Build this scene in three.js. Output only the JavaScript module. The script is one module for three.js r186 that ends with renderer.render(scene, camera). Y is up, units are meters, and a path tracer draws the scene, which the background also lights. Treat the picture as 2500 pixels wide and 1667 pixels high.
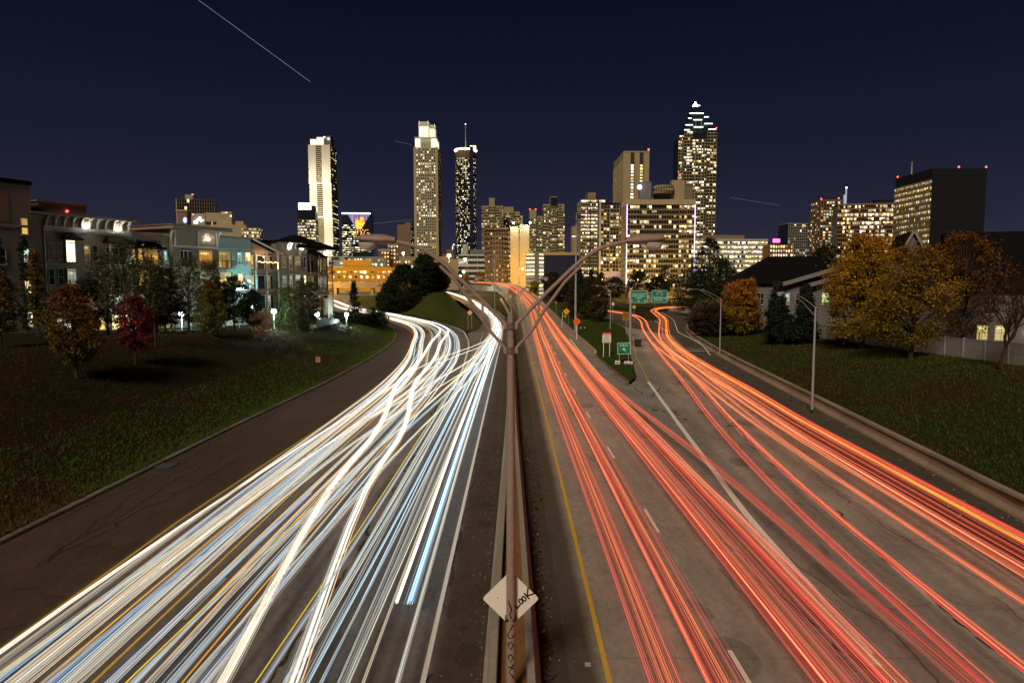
import * as THREE from 'three';

// ---------------------------------------------------------------- camera, sky, sun, exposure
const scene = new THREE.Scene();
const camera = new THREE.PerspectiveCamera(52.22, 1024 / 682, 0.1, 9000);
camera.position.set(0, 10, 0);
camera.rotation.x = -Math.atan(129 / 1600);
scene.add(camera);
const renderer = new THREE.WebGLRenderer({ antialias: true });
renderer.setSize(1024, 682);
renderer.toneMapping = THREE.LinearToneMapping;
renderer.toneMappingExposure = 1;
renderer.shadowMap.enabled = true;
{ // clear night sky: dark blue overhead, violet grey towards the horizon
  const w = 64, h = 256, d = new Float32Array(w * h * 4);
  const stops = [[0, .04, .035, .055], [2, .03, .0285, .05], [5, .018, .0185, .039], [11, .0095, .0115, .0275], [17, .0052, .0068, .019], [23, .003, .0041, .0135], [45, .0026, .0034, .0125], [90, .0022, .003, .011]];
  for (let j = 0; j < h; j++) {
    const el = Math.max(0, (j + .5) / h * 180 - 90);
    let k = 0; while (k < stops.length - 2 && el > stops[k + 1][0]) k++;
    const a = stops[k], b = stops[k + 1]; let t = Math.min(1, (el - a[0]) / (b[0] - a[0])); t = t * t * (3 - 2 * t) * .4 + t * .6;
    for (let i = 0; i < w; i++) { const o = (j * w + i) * 4; for (let c = 0; c < 3; c++) d[o + c] = a[c + 1] + (b[c + 1] - a[c + 1]) * t; d[o + 3] = 1; }
  }
  const sky = new THREE.DataTexture(d, w, h, THREE.RGBAFormat, THREE.FloatType);
  sky.mapping = THREE.EquirectangularReflectionMapping; sky.magFilter = THREE.LinearFilter; sky.needsUpdate = true;
  scene.background = sky; scene.environment = sky;
}
const sun = new THREE.DirectionalLight(new THREE.Color().setRGB(1, .83, .62), 2.3);
sun.position.set(-34, 70, 92);
sun.castShadow = true; sun.shadow.radius = 26;
Object.assign(sun.shadow.camera, { left: -500, right: 500, top: 500, bottom: -500, near: 1, far: 3000 });
scene.add(sun); scene.add(sun.target);

// ---------------------------------------------------------------- helpers
function rng(a) { return () => { a = (a + 0x6d2b79f5) | 0; let t = Math.imul(a ^ (a >>> 15), 1 | a); t = (t + Math.imul(t ^ (t >>> 7), 61 | t)) ^ t; return ((t ^ (t >>> 14)) >>> 0) / 4294967296; }; }
let rnd = rng(11);
const rr = (a, b) => a + (b - a) * rnd(), pick = (a) => a[Math.floor(rnd() * a.length)];
const clamp = (x, a = 0, b = 1) => Math.min(b, Math.max(a, x)), lerp = (a, b, t) => a + (b - a) * t, smooth = (t) => { t = clamp(t); return t * t * (3 - 2 * t); };
// piecewise linear table of [key, value], keys falling (metres along z)
function table(rows, z) { const T = rows; if (z >= T[0][0]) return T[0][1]; for (let i = 1; i < T.length; i++) if (z >= T[i][0]) return lerp(T[i - 1][1], T[i][1], (T[i - 1][0] - z) / (T[i - 1][0] - T[i][0])); const a = T[T.length - 2], b = T[T.length - 1]; return b[1] + (b[1] - a[1]) * (b[0] - z) / (a[0] - b[0]); }
const names = {};
function numbered(n) { const k = names[n] = (names[n] ?? -1) + 1; return k ? n + '_' + String(k).padStart(3, '0') : n; }
function tag(o, label, category, group, kind) { if (label) o.userData.label = label; if (category) o.userData.category = category; if (group) o.userData.group = group; if (kind) o.userData.kind = kind; return o; }
function thing(name, label, category, pos = [0, 0, 0], turn = 0, group) { const o = new THREE.Group(); o.name = numbered(name); o.position.set(...pos); o.rotation.y = turn; scene.add(o); return tag(o, label, category, group); }
function copyThing(o, pos, turn, label, group) { const c = o.clone(); c.name = numbered(o.name.replace(/_\d{3}$/, '')); c.position.set(...pos); c.rotation.y = turn; scene.add(c); c.userData = { ...o.userData }; return tag(c, label, null, group); }
class GB { // collects boxes, quads, tubes, sheets into one geometry
  constructor() { this.p = []; this.n = []; this.u = []; this.w = []; this.c = []; this.i = []; }
  get empty() { return !this.i.length; }
  vert(x, y, z, nx, ny, nz, u = 0, v = 0, c) { this.p.push(x, y, z); this.n.push(nx, ny, nz); this.u.push(u, v); if (c) this.c.push(c[0], c[1], c[2]); return this.p.length / 3 - 1; }
  quad(a, b, c, d, uv, col) { // counter-clockwise
    const e = [b[0] - a[0], b[1] - a[1], b[2] - a[2]], f = [d[0] - a[0], d[1] - a[1], d[2] - a[2]];
    let n = [e[1] * f[2] - e[2] * f[1], e[2] * f[0] - e[0] * f[2], e[0] * f[1] - e[1] * f[0]]; const l = Math.hypot(...n) || 1; n = n.map((x) => x / l);
    const L = Math.hypot(...e), M = Math.hypot(...f); uv = uv || [0, 0, L, M];
    const k = this.p.length / 3; this.vert(...a, ...n, uv[0], uv[1], col); this.vert(...b, ...n, uv[2], uv[1], col); this.vert(...c, ...n, uv[2], uv[3], col); this.vert(...d, ...n, uv[0], uv[3], col);
    this.i.push(k, k + 1, k + 2, k, k + 2, k + 3); return this;
  }
  tri(a, b, c, col) { const e = [b[0] - a[0], b[1] - a[1], b[2] - a[2]], f = [c[0] - a[0], c[1] - a[1], c[2] - a[2]]; let n = [e[1] * f[2] - e[2] * f[1], e[2] * f[0] - e[0] * f[2], e[0] * f[1] - e[1] * f[0]]; const l = Math.hypot(...n) || 1; n = n.map((x) => x / l); const k = this.p.length / 3; this.vert(...a, ...n, a[0], a[1], col); this.vert(...b, ...n, b[0], b[1], col); this.vert(...c, ...n, c[0], c[1], col); this.i.push(k, k + 1, k + 2); return this; }
  box(x0, x1, y0, y1, z0, z1, skip = '') {
    const A = [x0, y0, z1], B = [x1, y0, z1], C = [x1, y1, z1], D = [x0, y1, z1], E = [x0, y0, z0], F = [x1, y0, z0], G = [x1, y1, z0], H = [x0, y1, z0];
    if (!skip.includes('f')) this.quad(A, B, C, D, [x0, y0, x1, y1]); if (!skip.includes('b')) this.quad(F, E, H, G);
    if (!skip.includes('l')) this.quad(E, A, D, H, [z0, y0, z1, y1]); if (!skip.includes('r')) this.quad(B, F, G, C, [z1, y0, z0, y1]);
    if (!skip.includes('t')) this.quad(D, C, G, H, [x0, z1, x1, z0]); if (!skip.includes('d')) this.quad(E, F, B, A); return this;
  }
  bar(a, b, w, h = w) { // square bar between two points
    const A = new THREE.Vector3(...a), B = new THREE.Vector3(...b), g = new THREE.BoxGeometry(w, h, A.distanceTo(B)), o = new THREE.Object3D(); o.position.copy(A).add(B).multiplyScalar(.5); o.lookAt(B); o.updateMatrix(); return this.geo(g, o.matrix);
  }
  tube(pts, r, sides = 6, col) { // r: number or function of t; col: colour or function of t
    const n = pts.length, base = this.p.length / 3, P = pts.map((p) => new THREE.Vector3(...p)), up = new THREE.Vector3(0, 1, 0), t = new THREE.Vector3(), s = new THREE.Vector3(), q = new THREE.Vector3(); let len = 0;
    for (let k = 0; k < n; k++) {
      t.copy(P[Math.min(n - 1, k + 1)]).sub(P[Math.max(0, k - 1)]).normalize(); if (k) len += P[k].distanceTo(P[k - 1]);
      s.crossVectors(t, Math.abs(t.y) > .9 ? q.set(1, 0, 0) : up).normalize(); const b = new THREE.Vector3().crossVectors(s, t), R = typeof r === 'function' ? r(k / (n - 1)) : r, c = typeof col === 'function' ? col(k / (n - 1)) : col;
      for (let j = 0; j <= sides; j++) { const a = j / sides * Math.PI * 2, ca = Math.cos(a), sa = Math.sin(a); this.vert(P[k].x + R * (s.x * ca + b.x * sa), P[k].y + R * (s.y * ca + b.y * sa), P[k].z + R * (s.z * ca + b.z * sa), s.x * ca + b.x * sa, s.y * ca + b.y * sa, s.z * ca + b.z * sa, a * R, len, c); }
    }
    const m = sides + 1; for (let k = 0; k < n - 1; k++) for (let j = 0; j < sides; j++) { const o = base + k * m + j; this.i.push(o, o + m + 1, o + 1, o, o + m, o + m + 1); }
    return this;
  }
  sheet(nu, nv, fn) { // fn(i / nu, j / nv) -> [x, y, z, u, v, U, V]
    const g0 = this.p.length / 3, P = [];
    for (let j = 0; j <= nv; j++) for (let i = 0; i <= nu; i++) P.push(fn(i / nu, j / nv, i, j));
    const at = (i, j) => P[clamp(j, 0, nv) * (nu + 1) + clamp(i, 0, nu)];
    for (let j = 0; j <= nv; j++) for (let i = 0; i <= nu; i++) { const a = at(i - 1, j), b = at(i + 1, j), c = at(i, j - 1), d = at(i, j + 1), e = [b[0] - a[0], b[1] - a[1], b[2] - a[2]], f = [d[0] - c[0], d[1] - c[1], d[2] - c[2]]; let n = [e[1] * f[2] - e[2] * f[1], e[2] * f[0] - e[0] * f[2], e[0] * f[1] - e[1] * f[0]]; const l = Math.hypot(...n) || 1, q = at(i, j); this.vert(q[0], q[1], q[2], n[0] / l, n[1] / l, n[2] / l, q[3], q[4]); if (q.length > 5) this.w.push(q[5], q[6]); }
    for (let j = 0; j < nv; j++) for (let i = 0; i < nu; i++) { const o = g0 + j * (nu + 1) + i, m = nu + 1; this.i.push(o, o + 1, o + m + 1, o, o + m + 1, o + m); }
    return this;
  }
  geo(g, m, col) {
    const k = this.p.length / 3, P = g.attributes.position, N = g.attributes.normal, U = g.attributes.uv, v = new THREE.Vector3(), nm = new THREE.Matrix3(); if (m) nm.getNormalMatrix(m);
    for (let a = 0; a < P.count; a++) { v.fromBufferAttribute(P, a); if (m) v.applyMatrix4(m); const x = v.x, y = v.y, z = v.z; v.fromBufferAttribute(N, a); if (m) v.applyMatrix3(nm).normalize(); this.vert(x, y, z, v.x, v.y, v.z, U ? U.getX(a) : 0, U ? U.getY(a) : 0, col); }
    if (g.index) for (const a of g.index.array) this.i.push(k + a); else for (let a = 0; a < P.count; a++) this.i.push(k + a);
    return this;
  }
  sphere(x, y, z, r, w = 10, h = 7, sy = 1) { return this.geo(new THREE.SphereGeometry(r, w, h), new THREE.Matrix4().makeTranslation(x, y, z).multiply(new THREE.Matrix4().makeScale(1, sy, 1))); }
  cyl(x, y0, y1, z, r0, r1 = r0, s = 12) { const g = new THREE.CylinderGeometry(r1, r0, y1 - y0, s); return this.geo(g, new THREE.Matrix4().makeTranslation(x, (y0 + y1) / 2, z)); }
  build() { const g = new THREE.BufferGeometry(); g.setAttribute('position', new THREE.BufferAttribute(new Float32Array(this.p), 3)); g.setAttribute('normal', new THREE.BufferAttribute(new Float32Array(this.n), 3)); g.setAttribute('uv', new THREE.BufferAttribute(new Float32Array(this.u), 2)); if (this.w.length) g.setAttribute('uv1', new THREE.BufferAttribute(new Float32Array(this.w), 2)); if (this.c.length) g.setAttribute('color', new THREE.BufferAttribute(new Float32Array(this.c), 3)); g.setIndex(new THREE.BufferAttribute(new Uint32Array(this.i), 1)); return g; }
}
function obj(name, gb, material, parent = scene, kind) { const m = new THREE.Mesh(gb.isBufferGeometry ? gb : gb.build(), material); m.name = parent === scene ? numbered(name) : name; m.castShadow = m.receiveShadow = true; parent.add(m); if (kind) m.userData.kind = kind; return m; }
function struct(name, gb, material) { return obj(name, gb, material, scene, 'structure'); }

// ---------------------------------------------------------------- textures
function vnoise(seed, n) { const r = rng(seed), a = new Float32Array(n * n).map(() => r()); return (x, y) => { const xi = Math.floor(x), yi = Math.floor(y), fx = smooth(x - xi), fy = smooth(y - yi), m = (k) => ((k % n) + n) % n, g = (i, j) => a[m(j) * n + m(i)]; return lerp(lerp(g(xi, yi), g(xi + 1, yi), fx), lerp(g(xi, yi + 1), g(xi + 1, yi + 1), fx), fy); }; }
const N1 = vnoise(3, 64), N2 = vnoise(5, 64), N3 = vnoise(9, 64);
const fbm = (x, y, N = N1) => (N(x, y) * .5 + N(x * 2, y * 2) * .25 + N(x * 4, y * 4) * .15 + N(x * 8, y * 8) * .1);
function dataTex(w, h, fn, rep) { const d = new Uint8Array(w * h * 4); for (let y = 0; y < h; y++) for (let x = 0; x < w; x++) { const c = fn(x, y), o = (y * w + x) * 4; d[o] = clamp(c[0]) * 255; d[o + 1] = clamp(c[1]) * 255; d[o + 2] = clamp(c[2]) * 255; d[o + 3] = 255; } const t = new THREE.DataTexture(d, w, h); t.wrapS = t.wrapT = THREE.RepeatWrapping; t.magFilter = THREE.LinearFilter; if (rep) t.repeat.set(rep, rep); t.needsUpdate = true; return t; }
const grey = (v) => [v, v, v];
const mottle = dataTex(256, 256, (x, y) => grey(.62 + .38 * fbm(x / 8, y / 8) + .12 * (N2(x, y) - .5)), 1 / 10);
const grain = dataTex(256, 256, (x, y) => grey(.5 * N2(x * .99, y * .99) + .3 * N1(x / 2, y / 2) + .2 * N3(x / 8, y / 8)), 1 / 2.2);
const fineMottle = mottle.clone(); fineMottle.repeat.set(.5, .5);
const grassMap = dataTex(512, 512, (x, y) => { const p = smooth(fbm(x / 16, y / 16) * 2.4 - .7), f = .45 + 1.1 * N2(x * .99, y * .99) * N1(x / 3, y / 3) + .3 * N3(x / 2, y / 2); return [lerp(.62, .34, p) * f, lerp(.5, .5, p) * f, lerp(.3, .14, p) * f]; }, 1 / 24);
const grassBump = dataTex(256, 256, (x, y) => grey(.6 * N2(x * .99, y * .99) + .4 * N1(x / 4, y / 4)), 1 / 4);
const mat = (r, g, b, rough = .85, o = {}) => { const { em, ...rest } = o; const m = rough >= .85 ? new THREE.MeshPhysicalMaterial({ roughness: rough, specularIntensity: .18, ...rest }) : new THREE.MeshStandardMaterial({ roughness: rough, ...rest }); m.color.setRGB(r, g, b); if (em) m.emissive.setRGB(...em); return m; };
const wallMat = (r, g, b, rough = .85, o = {}) => mat(r, g, b, rough, { map: mottle, ...o });
const glow = (r, g, b) => mat(.02, .02, .02, .6, { em: [r, g, b] });
function canvas(w, h, draw) { const c = document.createElement('canvas'); c.width = w; c.height = h; const g = c.getContext('2d'); draw(g, w, h); const t = new THREE.CanvasTexture(c); t.colorSpace = THREE.SRGBColorSpace; t.anisotropy = 8; return t; }
// rooms behind lit panes: blinds, ceiling lights, dark furniture
const roomTex = canvas(512, 256, (g) => {
  const r = rng(77), hues = ['255,226,150', '255,240,196', '255,250,226', '250,214,120', '236,244,214', '255,232,170', '222,236,238', '255,206,110'];
  for (let j = 0; j < 4; j++) for (let i = 0; i < 8; i++) {
    const x = i * 64, y = j * 64, k = .42 + .58 * r(); g.fillStyle = `rgb(${hues[(i + j * 3) % 8].split(',').map((v) => Math.round(v * k)).join(',')})`; g.fillRect(x, y, 64, 64);
    g.fillStyle = 'rgba(255,255,240,.8)'; if (r() < .6) g.fillRect(x + 6 + 10 * r(), y + 4 + 8 * r(), 34, 9);
    g.fillStyle = 'rgba(40,28,10,.55)'; if (r() < .7) g.fillRect(x, y + 40 + 14 * r(), 64, 30); if (r() < .6) g.fillRect(x + 44 * r(), y + 20 + 20 * r(), 6 + 20 * r(), 44);
    g.fillStyle = 'rgba(60,45,20,.35)'; if (r() < .5) for (let k2 = 0; k2 < 10; k2++) g.fillRect(x, y + k2 * 6, 64, 2); if (r() < .3) g.fillRect(x, y, 64, 22 + 20 * r());
  }
});
const roomMat = (k, r = 1, g = 1, b = 1) => { const m = mat(.03, .03, .03, .3, { emissiveMap: roomTex }); m.emissive.setRGB(r * k, g * k, b * k); return m; };
const ROOM = { far: roomMat(3), white: roomMat(4.2, 1, 1, .95), warm: roomMat(1.5, 1, .8, .45), dim: roomMat(.7), apt: roomMat(1.5, 1, .9, .66), aptWarm: roomMat(1.5, 1, .72, .3), cool: roomMat(1.6, .6, .95, 1) };
const roomUV = () => { const i = Math.floor(rnd() * 8), j = Math.floor(rnd() * 4); return [i / 8 + .004, j / 4 + .006, (i + 1) / 8 - .004, (j + 1) / 4 - .006]; };

const M = {
  glassDark: mat(.012, .013, .017, .22), glassBlue: mat(.016, .02, .032, .2),
  concrete: wallMat(.3, .27, .22), metal: mat(.4, .4, .4, .45, { metalness: .6 }), galv: mat(.32, .34, .36, .55, { metalness: .35 }),
  brownMetal: mat(.36, .24, .2, .6, { map: fineMottle, bumpMap: grain, bumpScale: .004 }), black: mat(.012, .012, .012, .6), white: mat(.7, .69, .66, .6), trim: mat(.5, .48, .44, .7, { map: fineMottle }),
  bark: mat(.06, .042, .03, .95, { map: fineMottle }), redLamp: glow(9, .5, .35), roof: mat(.0075, .0065, .006, .9, { map: fineMottle }),
};
// ---------------------------------------------------------------- plan of the roads: [z, x] edges, metres, the camera at x = 0, z = 0, looking along -z
const eL = [[20, -19.8], [-26, -19.8], [-49, -19.6], [-71, -19], [-94, -19.2], [-110, -19.8], [-123, -20.9], [-142, -23.4], [-158, -26.8], [-176, -31.5], [-205, -41], [-240, -56], [-290, -79], [-370, -108], [-430, -130]];
const rL = [[20, -6.2], [-20, -6.1], [-69, -5.6], [-84, -5.8], [-112, -6.8], [-127, -7.8], [-150, -10], [-163, -12.4], [-180, -16.6], [-200, -22.5], [-240, -37], [-290, -58], [-370, -85], [-430, -107]];
const hL = [[-300, 0], [-371, 1], [-430, 2]];
const lS = [[20, -6.2], [-20, -6.1], [-69, -5.6], [-84, -5.8], [-112, -6.8], [-127, -7.8], [-146, -9.4], [-156, -7.6], [-180, -7.6], [-241, -13.4], [-326, -24.5], [-430, -41], [-520, -55]];
const rS = [[20, -.5], [-130, -.5], [-170, -.7], [-205, -1.8], [-241, -4.6], [-326, -14.5], [-430, -29.5], [-520, -42]];
const hS = [[-150, 0], [-195, .35], [-241, 1], [-326, 2.5], [-430, 3.7], [-520, 4.6]];
const lR = [[20, .5], [-60, .45], [-170, .5], [-214, .3], [-289, -1.2], [-360, -3.2], [-431, -6.3], [-495, -10.5], [-560, -17.5], [-620, -29], [-680, -47]];
const rR = [[20, 12], [-70, 12], [-82, 11.7], [-118, 12.2], [-160, 12.6], [-241, 13.6], [-289, 13.4], [-360, 11.6], [-431, 8.6], [-495, 4.6], [-560, -2.4], [-620, -13.5], [-680, -31]];
const hR = [[-128, 0], [-183, .25], [-241, .7], [-289, 1.2], [-360, 2.8], [-431, 5], [-495, 7], [-560, 8.7], [-620, 10], [-680, 10.8]];
const lQ = [[20, 12], [-70, 12], [-74, 13.4], [-97, 16.6], [-128, 21.6], [-157, 25.6], [-200, 27.6], [-240, 28], [-330, 28]];
const eR = [[20, 21.1], [-29, 21.7], [-40, 23], [-57, 24.9], [-84, 27.7], [-102, 29.8], [-130, 33.8], [-146, 36.6], [-180, 45], [-220, 57], [-290, 77], [-330, 90]];
const bankTop = [[-70, 4.6], [-130, 3]], bankWide = [[-40, 24], [-130, 11]];
const flat = (T, z) => z > T[0][0] ? T[0][1] : z < T[T.length - 1][0] ? T[T.length - 1][1] : table(T, z);
function bankL(x, z) { const t = table(eL, z) - x; return .15 + flat(bankTop, z) * smooth(t / flat(bankWide, z)) * (z < -150 ? lerp(1, .55, smooth((-150 - z) / 60)) : 1) + smooth((t - 70) / 200) * 3 + (z < -300 ? flat(hL, z) : 0); }
function bankR(x, z) { const t = x - table(eR, z); return .75 + flat([[-60, 2.1], [-130, .9]], z) * smooth(t / 18) + smooth((t - 30) / 120) * 3 + .12 * (fbm(x / 3, z / 3) - .5); }
function hill(x, z) { const e = smooth(Math.min(x - table(rL, z), table(lS, z) - x) / 9); return .06 + e * (flat(hS, z) * .8 + 5.2 * Math.exp(-(((x + 28) / 15) ** 2) - (((z + 262) / 40) ** 2)) + 1.5 * smooth((-170 - z) / 60)); }
const roll = (z) => .13 * smooth((-z - 240) / 130); // the climbing bend leans inward
function island(x, z) { return .12 + .3 * smooth((x - table(rR, z)) / 3) + (flat(hR, z) + roll(z) * 12) * smooth(1 - (x - table(rR, z)) / 16) + .15 * (fbm(x / 4, z / 4) - .5); }

// ---------------------------------------------------------------- road surfaces
function speckle(g, w, h, pts) { g.lineJoin = 'round'; }
function walkCrack(g, x, y, dx, dy, n, step, width, alpha) { g.strokeStyle = `rgba(12,9,7,${alpha})`; g.lineWidth = width; g.beginPath(); g.moveTo(x, y); for (let k = 0; k < n; k++) { x += dx * step + rr(-1, 1) * step * .7; y += dy * step + rr(-1, 1) * step * .7; g.lineTo(x, y); } g.stroke(); }
function roadTex(w, h, x0, x1, z0, z1, colour, cracks) { // unique pavement map: colour(x, z) gives linear albedo
  const t = canvas(w, h, (g) => {
    const im = g.createImageData(w, h), s = (v) => 255 * (v < .0031308 ? v * 12.92 : 1.055 * Math.pow(v, 1 / 2.4) - .055);
    for (let y = 0; y < h; y++) for (let x = 0; x < w; x++) { const c = colour(lerp(x0, x1, (x + .5) / w), lerp(z1, z0, (y + .5) / h)), o = (y * w + x) * 4; im.data[o] = s(c[0]); im.data[o + 1] = s(c[1]); im.data[o + 2] = s(c[2]); im.data[o + 3] = 255; }
    g.putImageData(im, 0, 0); cracks(g, (x) => (x - x0) / (x1 - x0) * w, (z) => (z - z1) / (z0 - z1) * h);
  });
  t.wrapS = t.wrapT = THREE.MirroredRepeatWrapping; t.channel = 1; return t;
}
const qDash = [[20, 12.7], [-21, 13.3], [-30, 14.1], [-44, 15.1], [-56, 16.9], [-80, 19.2], [-100, 21.6], [-130, 26.5]];
const yellowL = [[20, -14], [-18, -14.1], [-29, -14.2], [-52, -13.4], [-71, -13.5], [-94, -14], [-112, -15.2], [-128, -17], [-140, -19.3], [-156, -23], [-172, -27], [-205, -37.5], [-240, -52]];
const rightTex = roadTex(1024, 2048, 0, 40, 12, -138, (x, z) => {
  const n = fbm(x / 1.3, z / 2.6), big = fbm(x / 7 + 3, z / 12, N2), sp = N2(x * 9, z * 5), streak = fbm(x * 1.6, z / 22, N3);
  const sh = 1 - smooth((x - 2.0) / .5) * (1 - smooth((x - table(qDash, z) - 3.7) / .9)), gore = smooth((x - 9.4) / .6) * (1 - smooth((x - table(qDash, z) + 3.3) / .6));
  let k = lerp(.31, .075, sh) * (.55 + .5 * n + .35 * big) * (.86 + .3 * sp) * (.8 + .36 * streak);
  k *= 1 - .16 * gore; for (const j of [0]) { const d = Math.abs(((z + 200) % 9.1)) ; if (d < .05) k *= .8; }
  if (x < 2.2) k *= x < 1.5 ? .78 : 1.05; else for (const c of [4.25, 7.8, table(qDash, z) - 1.9, table(qDash, z) + 1.9]) for (const w of [-.85, .85]) k *= 1 - .17 * Math.exp(-(((x - c - w) / .34) ** 2)) * (.6 + .8 * streak);
  return [k, k * lerp(.955, .86, sh), k * lerp(.83, .6, sh)];
}, (g, X, Y) => {
  rnd = rng(21);
  for (let k = 0; k < 15; k++) walkCrack(g, X(rr(9, 19)), Y(rr(-8, -90)), rr(-.4, .4), -1, 26, 7, rr(.6, 1.6), .6);
  for (let k = 0; k < 12; k++) walkCrack(g, X(rr(2.4, 18)), Y(rr(-8, -80)), 1, rr(-.02, .02), 30, 5, rr(.5, 1), .3);
  for (let z = -12; z > -100; z -= 1.4) walkCrack(g, X(table(qDash, z) + .12), Y(z), (table(qDash, z - 1.4) - table(qDash, z)) / 40 * 1024 / 19, -1, 6, 3.2, 1.7, .9);
  for (let k = 0; k < 6; k++) walkCrack(g, X(rr(11.2, 13.2)), Y(rr(-50, -72)), rr(-.5, .5), rr(-1, 1), 22, 6, 2.2, .8);
  g.fillStyle = 'rgba(10,8,6,.16)'; for (let k = 0; k < 40; k++) { g.beginPath(); g.ellipse(X(rr(.8, 19)), Y(rr(-10, -90)), rr(2, 16), rr(2, 22), rr(0, 3), 0, 7); g.fill(); }
  g.fillStyle = 'rgba(30,8,5,.4)'; g.fillRect(X(15.1), Y(-49.3), 30, 7);
});
const leftTex = roadTex(1024, 2048, -40, 0, 12, -138, (x, z) => {
  const n = fbm(x / 1.1, z / 2.2), big = fbm(x / 6 + 9, z / 13, N2), sp = N2(x * 9.5, z * 6), streak = fbm(x * 1.5 + 4, z / 25, N3), y = table(yellowL, z);
  const outer = 1 - smooth((x - y + .35) / .5), inner = smooth((x + 2.35) / .5);
  let k = lerp(lerp(.15, .06, outer), .062, inner) * (.5 + .55 * n + .4 * big) * (.82 + .36 * sp) * (.8 + .36 * streak);
  for (const c of [-12.1, -8.1, -4.3]) for (const w of [-.85, .85]) k *= 1 - .15 * Math.exp(-(((x - y - 14 - c - w) / .36) ** 2)); return [k * lerp(1.08, 1.2, outer), k * lerp(.9, .66, Math.max(outer, inner)), k * lerp(.82, .42, Math.max(outer, inner))];
}, (g, X, Y) => {
  rnd = rng(22);
  for (let k = 0; k < 16; k++) walkCrack(g, X(rr(-19.6, -14.5)), Y(rr(-20, -90)), rr(-.2, .2), -1, 30, 8, rr(.7, 2.2), .75);
  for (let z = 0; z > -70; z -= 1.6) if (rnd() < .75) walkCrack(g, X(-5.95 + .25 * Math.sin(z / 7)), Y(z), 0, -1, 7, 3.4, rr(.8, 3.2), .85);
  for (let z = 0; z > -60; z -= 1.5) if (rnd() < .6) walkCrack(g, X(-2.12), Y(z), 0, -1, 7, 3, rr(.8, 2.4), .8);
  for (let k = 0; k < 14; k++) walkCrack(g, X(rr(-19, -14)), Y(rr(-15, -80)), 1, rr(-.1, .1), 14, 7, 1, .5);
  g.fillStyle = 'rgba(6,5,5,.2)'; for (let k = 0; k < 24; k++) { g.beginPath(); g.ellipse(X(rr(-2.1, -.7)), Y(rr(-13, -60)), rr(3, 11), rr(2, 12), 0, 0, 7); g.fill(); }
  g.fillStyle = 'rgba(6,5,5,.1)'; for (let k = 0; k < 18; k++) { g.beginPath(); g.ellipse(X(rr(-19, -14.6)), Y(rr(-20, -90)), rr(5, 20), rr(3, 24), .2, 0, 7); g.fill(); }
});
const roadMat = (t) => new THREE.MeshStandardMaterial({ roughness: .88, map: t, bumpMap: grain, bumpScale: .012 });
const MR = roadMat(rightTex), ML = roadMat(leftTex);
const ribbon = (gb, l, r, h, z0, z1, nu, nv, x0, tilt = 0) => gb.sheet(nu, nv, (a, b) => { const z = lerp(z0, z1, b), A = typeof l === 'number' ? l : table(l, z), B = typeof r === 'number' ? r : table(r, z), x = lerp(A, B, a); return [x, (h ? flat(h, z) : 0) + (tilt ? roll(z) * (B - A) * a : 0), z, x, z, (x - x0) / 40, (12 - z) / 150]; });
struct('outbound_road', ribbon(ribbon(new GB(), lR, rR, hR, 14, -78, 10, 40, 0), lR, rR, hR, -78, -680, 8, 140, 0, 1), MR);
{ const gb = new GB(); ribbon(gb, lQ, eR, null, 14, -200, 12, 120, 0); ribbon(gb, lQ, [[-200, 38], [-330, 38]], null, -200, -330, 4, 20, 0); ribbon(gb, [[-200, 41], [-250, 55], [-300, 68], [-330, 80]], eR, null, -200, -330, 4, 20, 0); struct('exit_ramp_road', gb, MR); }
struct('inbound_road', ribbon(new GB(), eL, rL, hL, 14, -430, 10, 170, -40), ML);
struct('merging_road', ribbon(new GB(), lS, rS, hS, 14, -520, 8, 200, -40), ML);

// ---------------------------------------------------------------- grass slopes and ground
const MG = (r, g, b) => mat(r, g, b, .95, { map: grassMap, bumpMap: grassBump, bumpScale: .09 });
const strip = (fx, h, z0, z1, nv, us) => new GB().sheet(us.length - 1, nv, (a, b, i) => { const z = lerp(z0, z1, b), x = fx(us[i], z); return [x, h(x, z), z, x, z]; });
const far = [0, .6, 1.4, 2.4, 4, 6, 8, 10, 12, 14, 16, 18, 20, 22, 25, 30, 40, 60, 90, 150, 300, 700];
struct('grass_bank', strip((t, z) => table(eL, z) - .32 - t, bankL, 20, -430, 220, [...far].reverse()), MG(.05, .033, .02));
struct('grass_slope', strip((t, z) => table(eR, z) + .1 + t, bankR, 20, -330, 200, far), MG(.06, .062, .023));
struct('grass_hill', strip((t, z) => lerp(table(rL, z) + .15, table(lS, z) - .15, t), hill, -151, -430, 120, [0, .05, .1, .15, .2, .3, .4, .5, .6, .7, .8, .85, .9, .95, 1]), MG(.14, .155, .06));
struct('grass_verge', strip((t, z) => lerp(table(rS, z) + .1, table(lR, z) - .3, t), (x, z) => .04 + lerp(flat(hS, z), flat(hR, z), .35), -172, -520, 90, [0, .2, .4, .6, .8, 1]), MG(.07, .085, .04));
struct('grass_island', strip((t, z) => lerp(table(rR, z) + .16, table(lQ, z) - .12, t), island, -71, -330, 130, [0, .03, .07, .12, .2, .3, .4, .5, .6, .7, .8, .88, .93, .97, 1]), MG(.12, .145, .05));
struct('ground', new GB().sheet(40, 60, (a, b) => { const z = lerp(-326, -5200, b * b), x = (a - .5) * 2; const X = Math.sign(x) * Math.pow(Math.abs(x), 1.7) * 5200; const road = Math.abs(X) < 160 ? smooth((-z - 430) / 160) : 1; return [X, (z > -440 ? -.6 : lerp(-.6, 5.2, smooth((-440 - z) / 200))) * 1 + (Math.abs(X) < 40 ? 0 : 0) * road, z, X, z]; }), MG(.07, .07, .05));
struct('terrain', new GB().sheet(2, 2, (a, b) => [lerp(-1500, 1500, a), -.9, lerp(60, -470, b), a * 3000, b * 500]), MG(.07, .07, .05));

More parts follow.
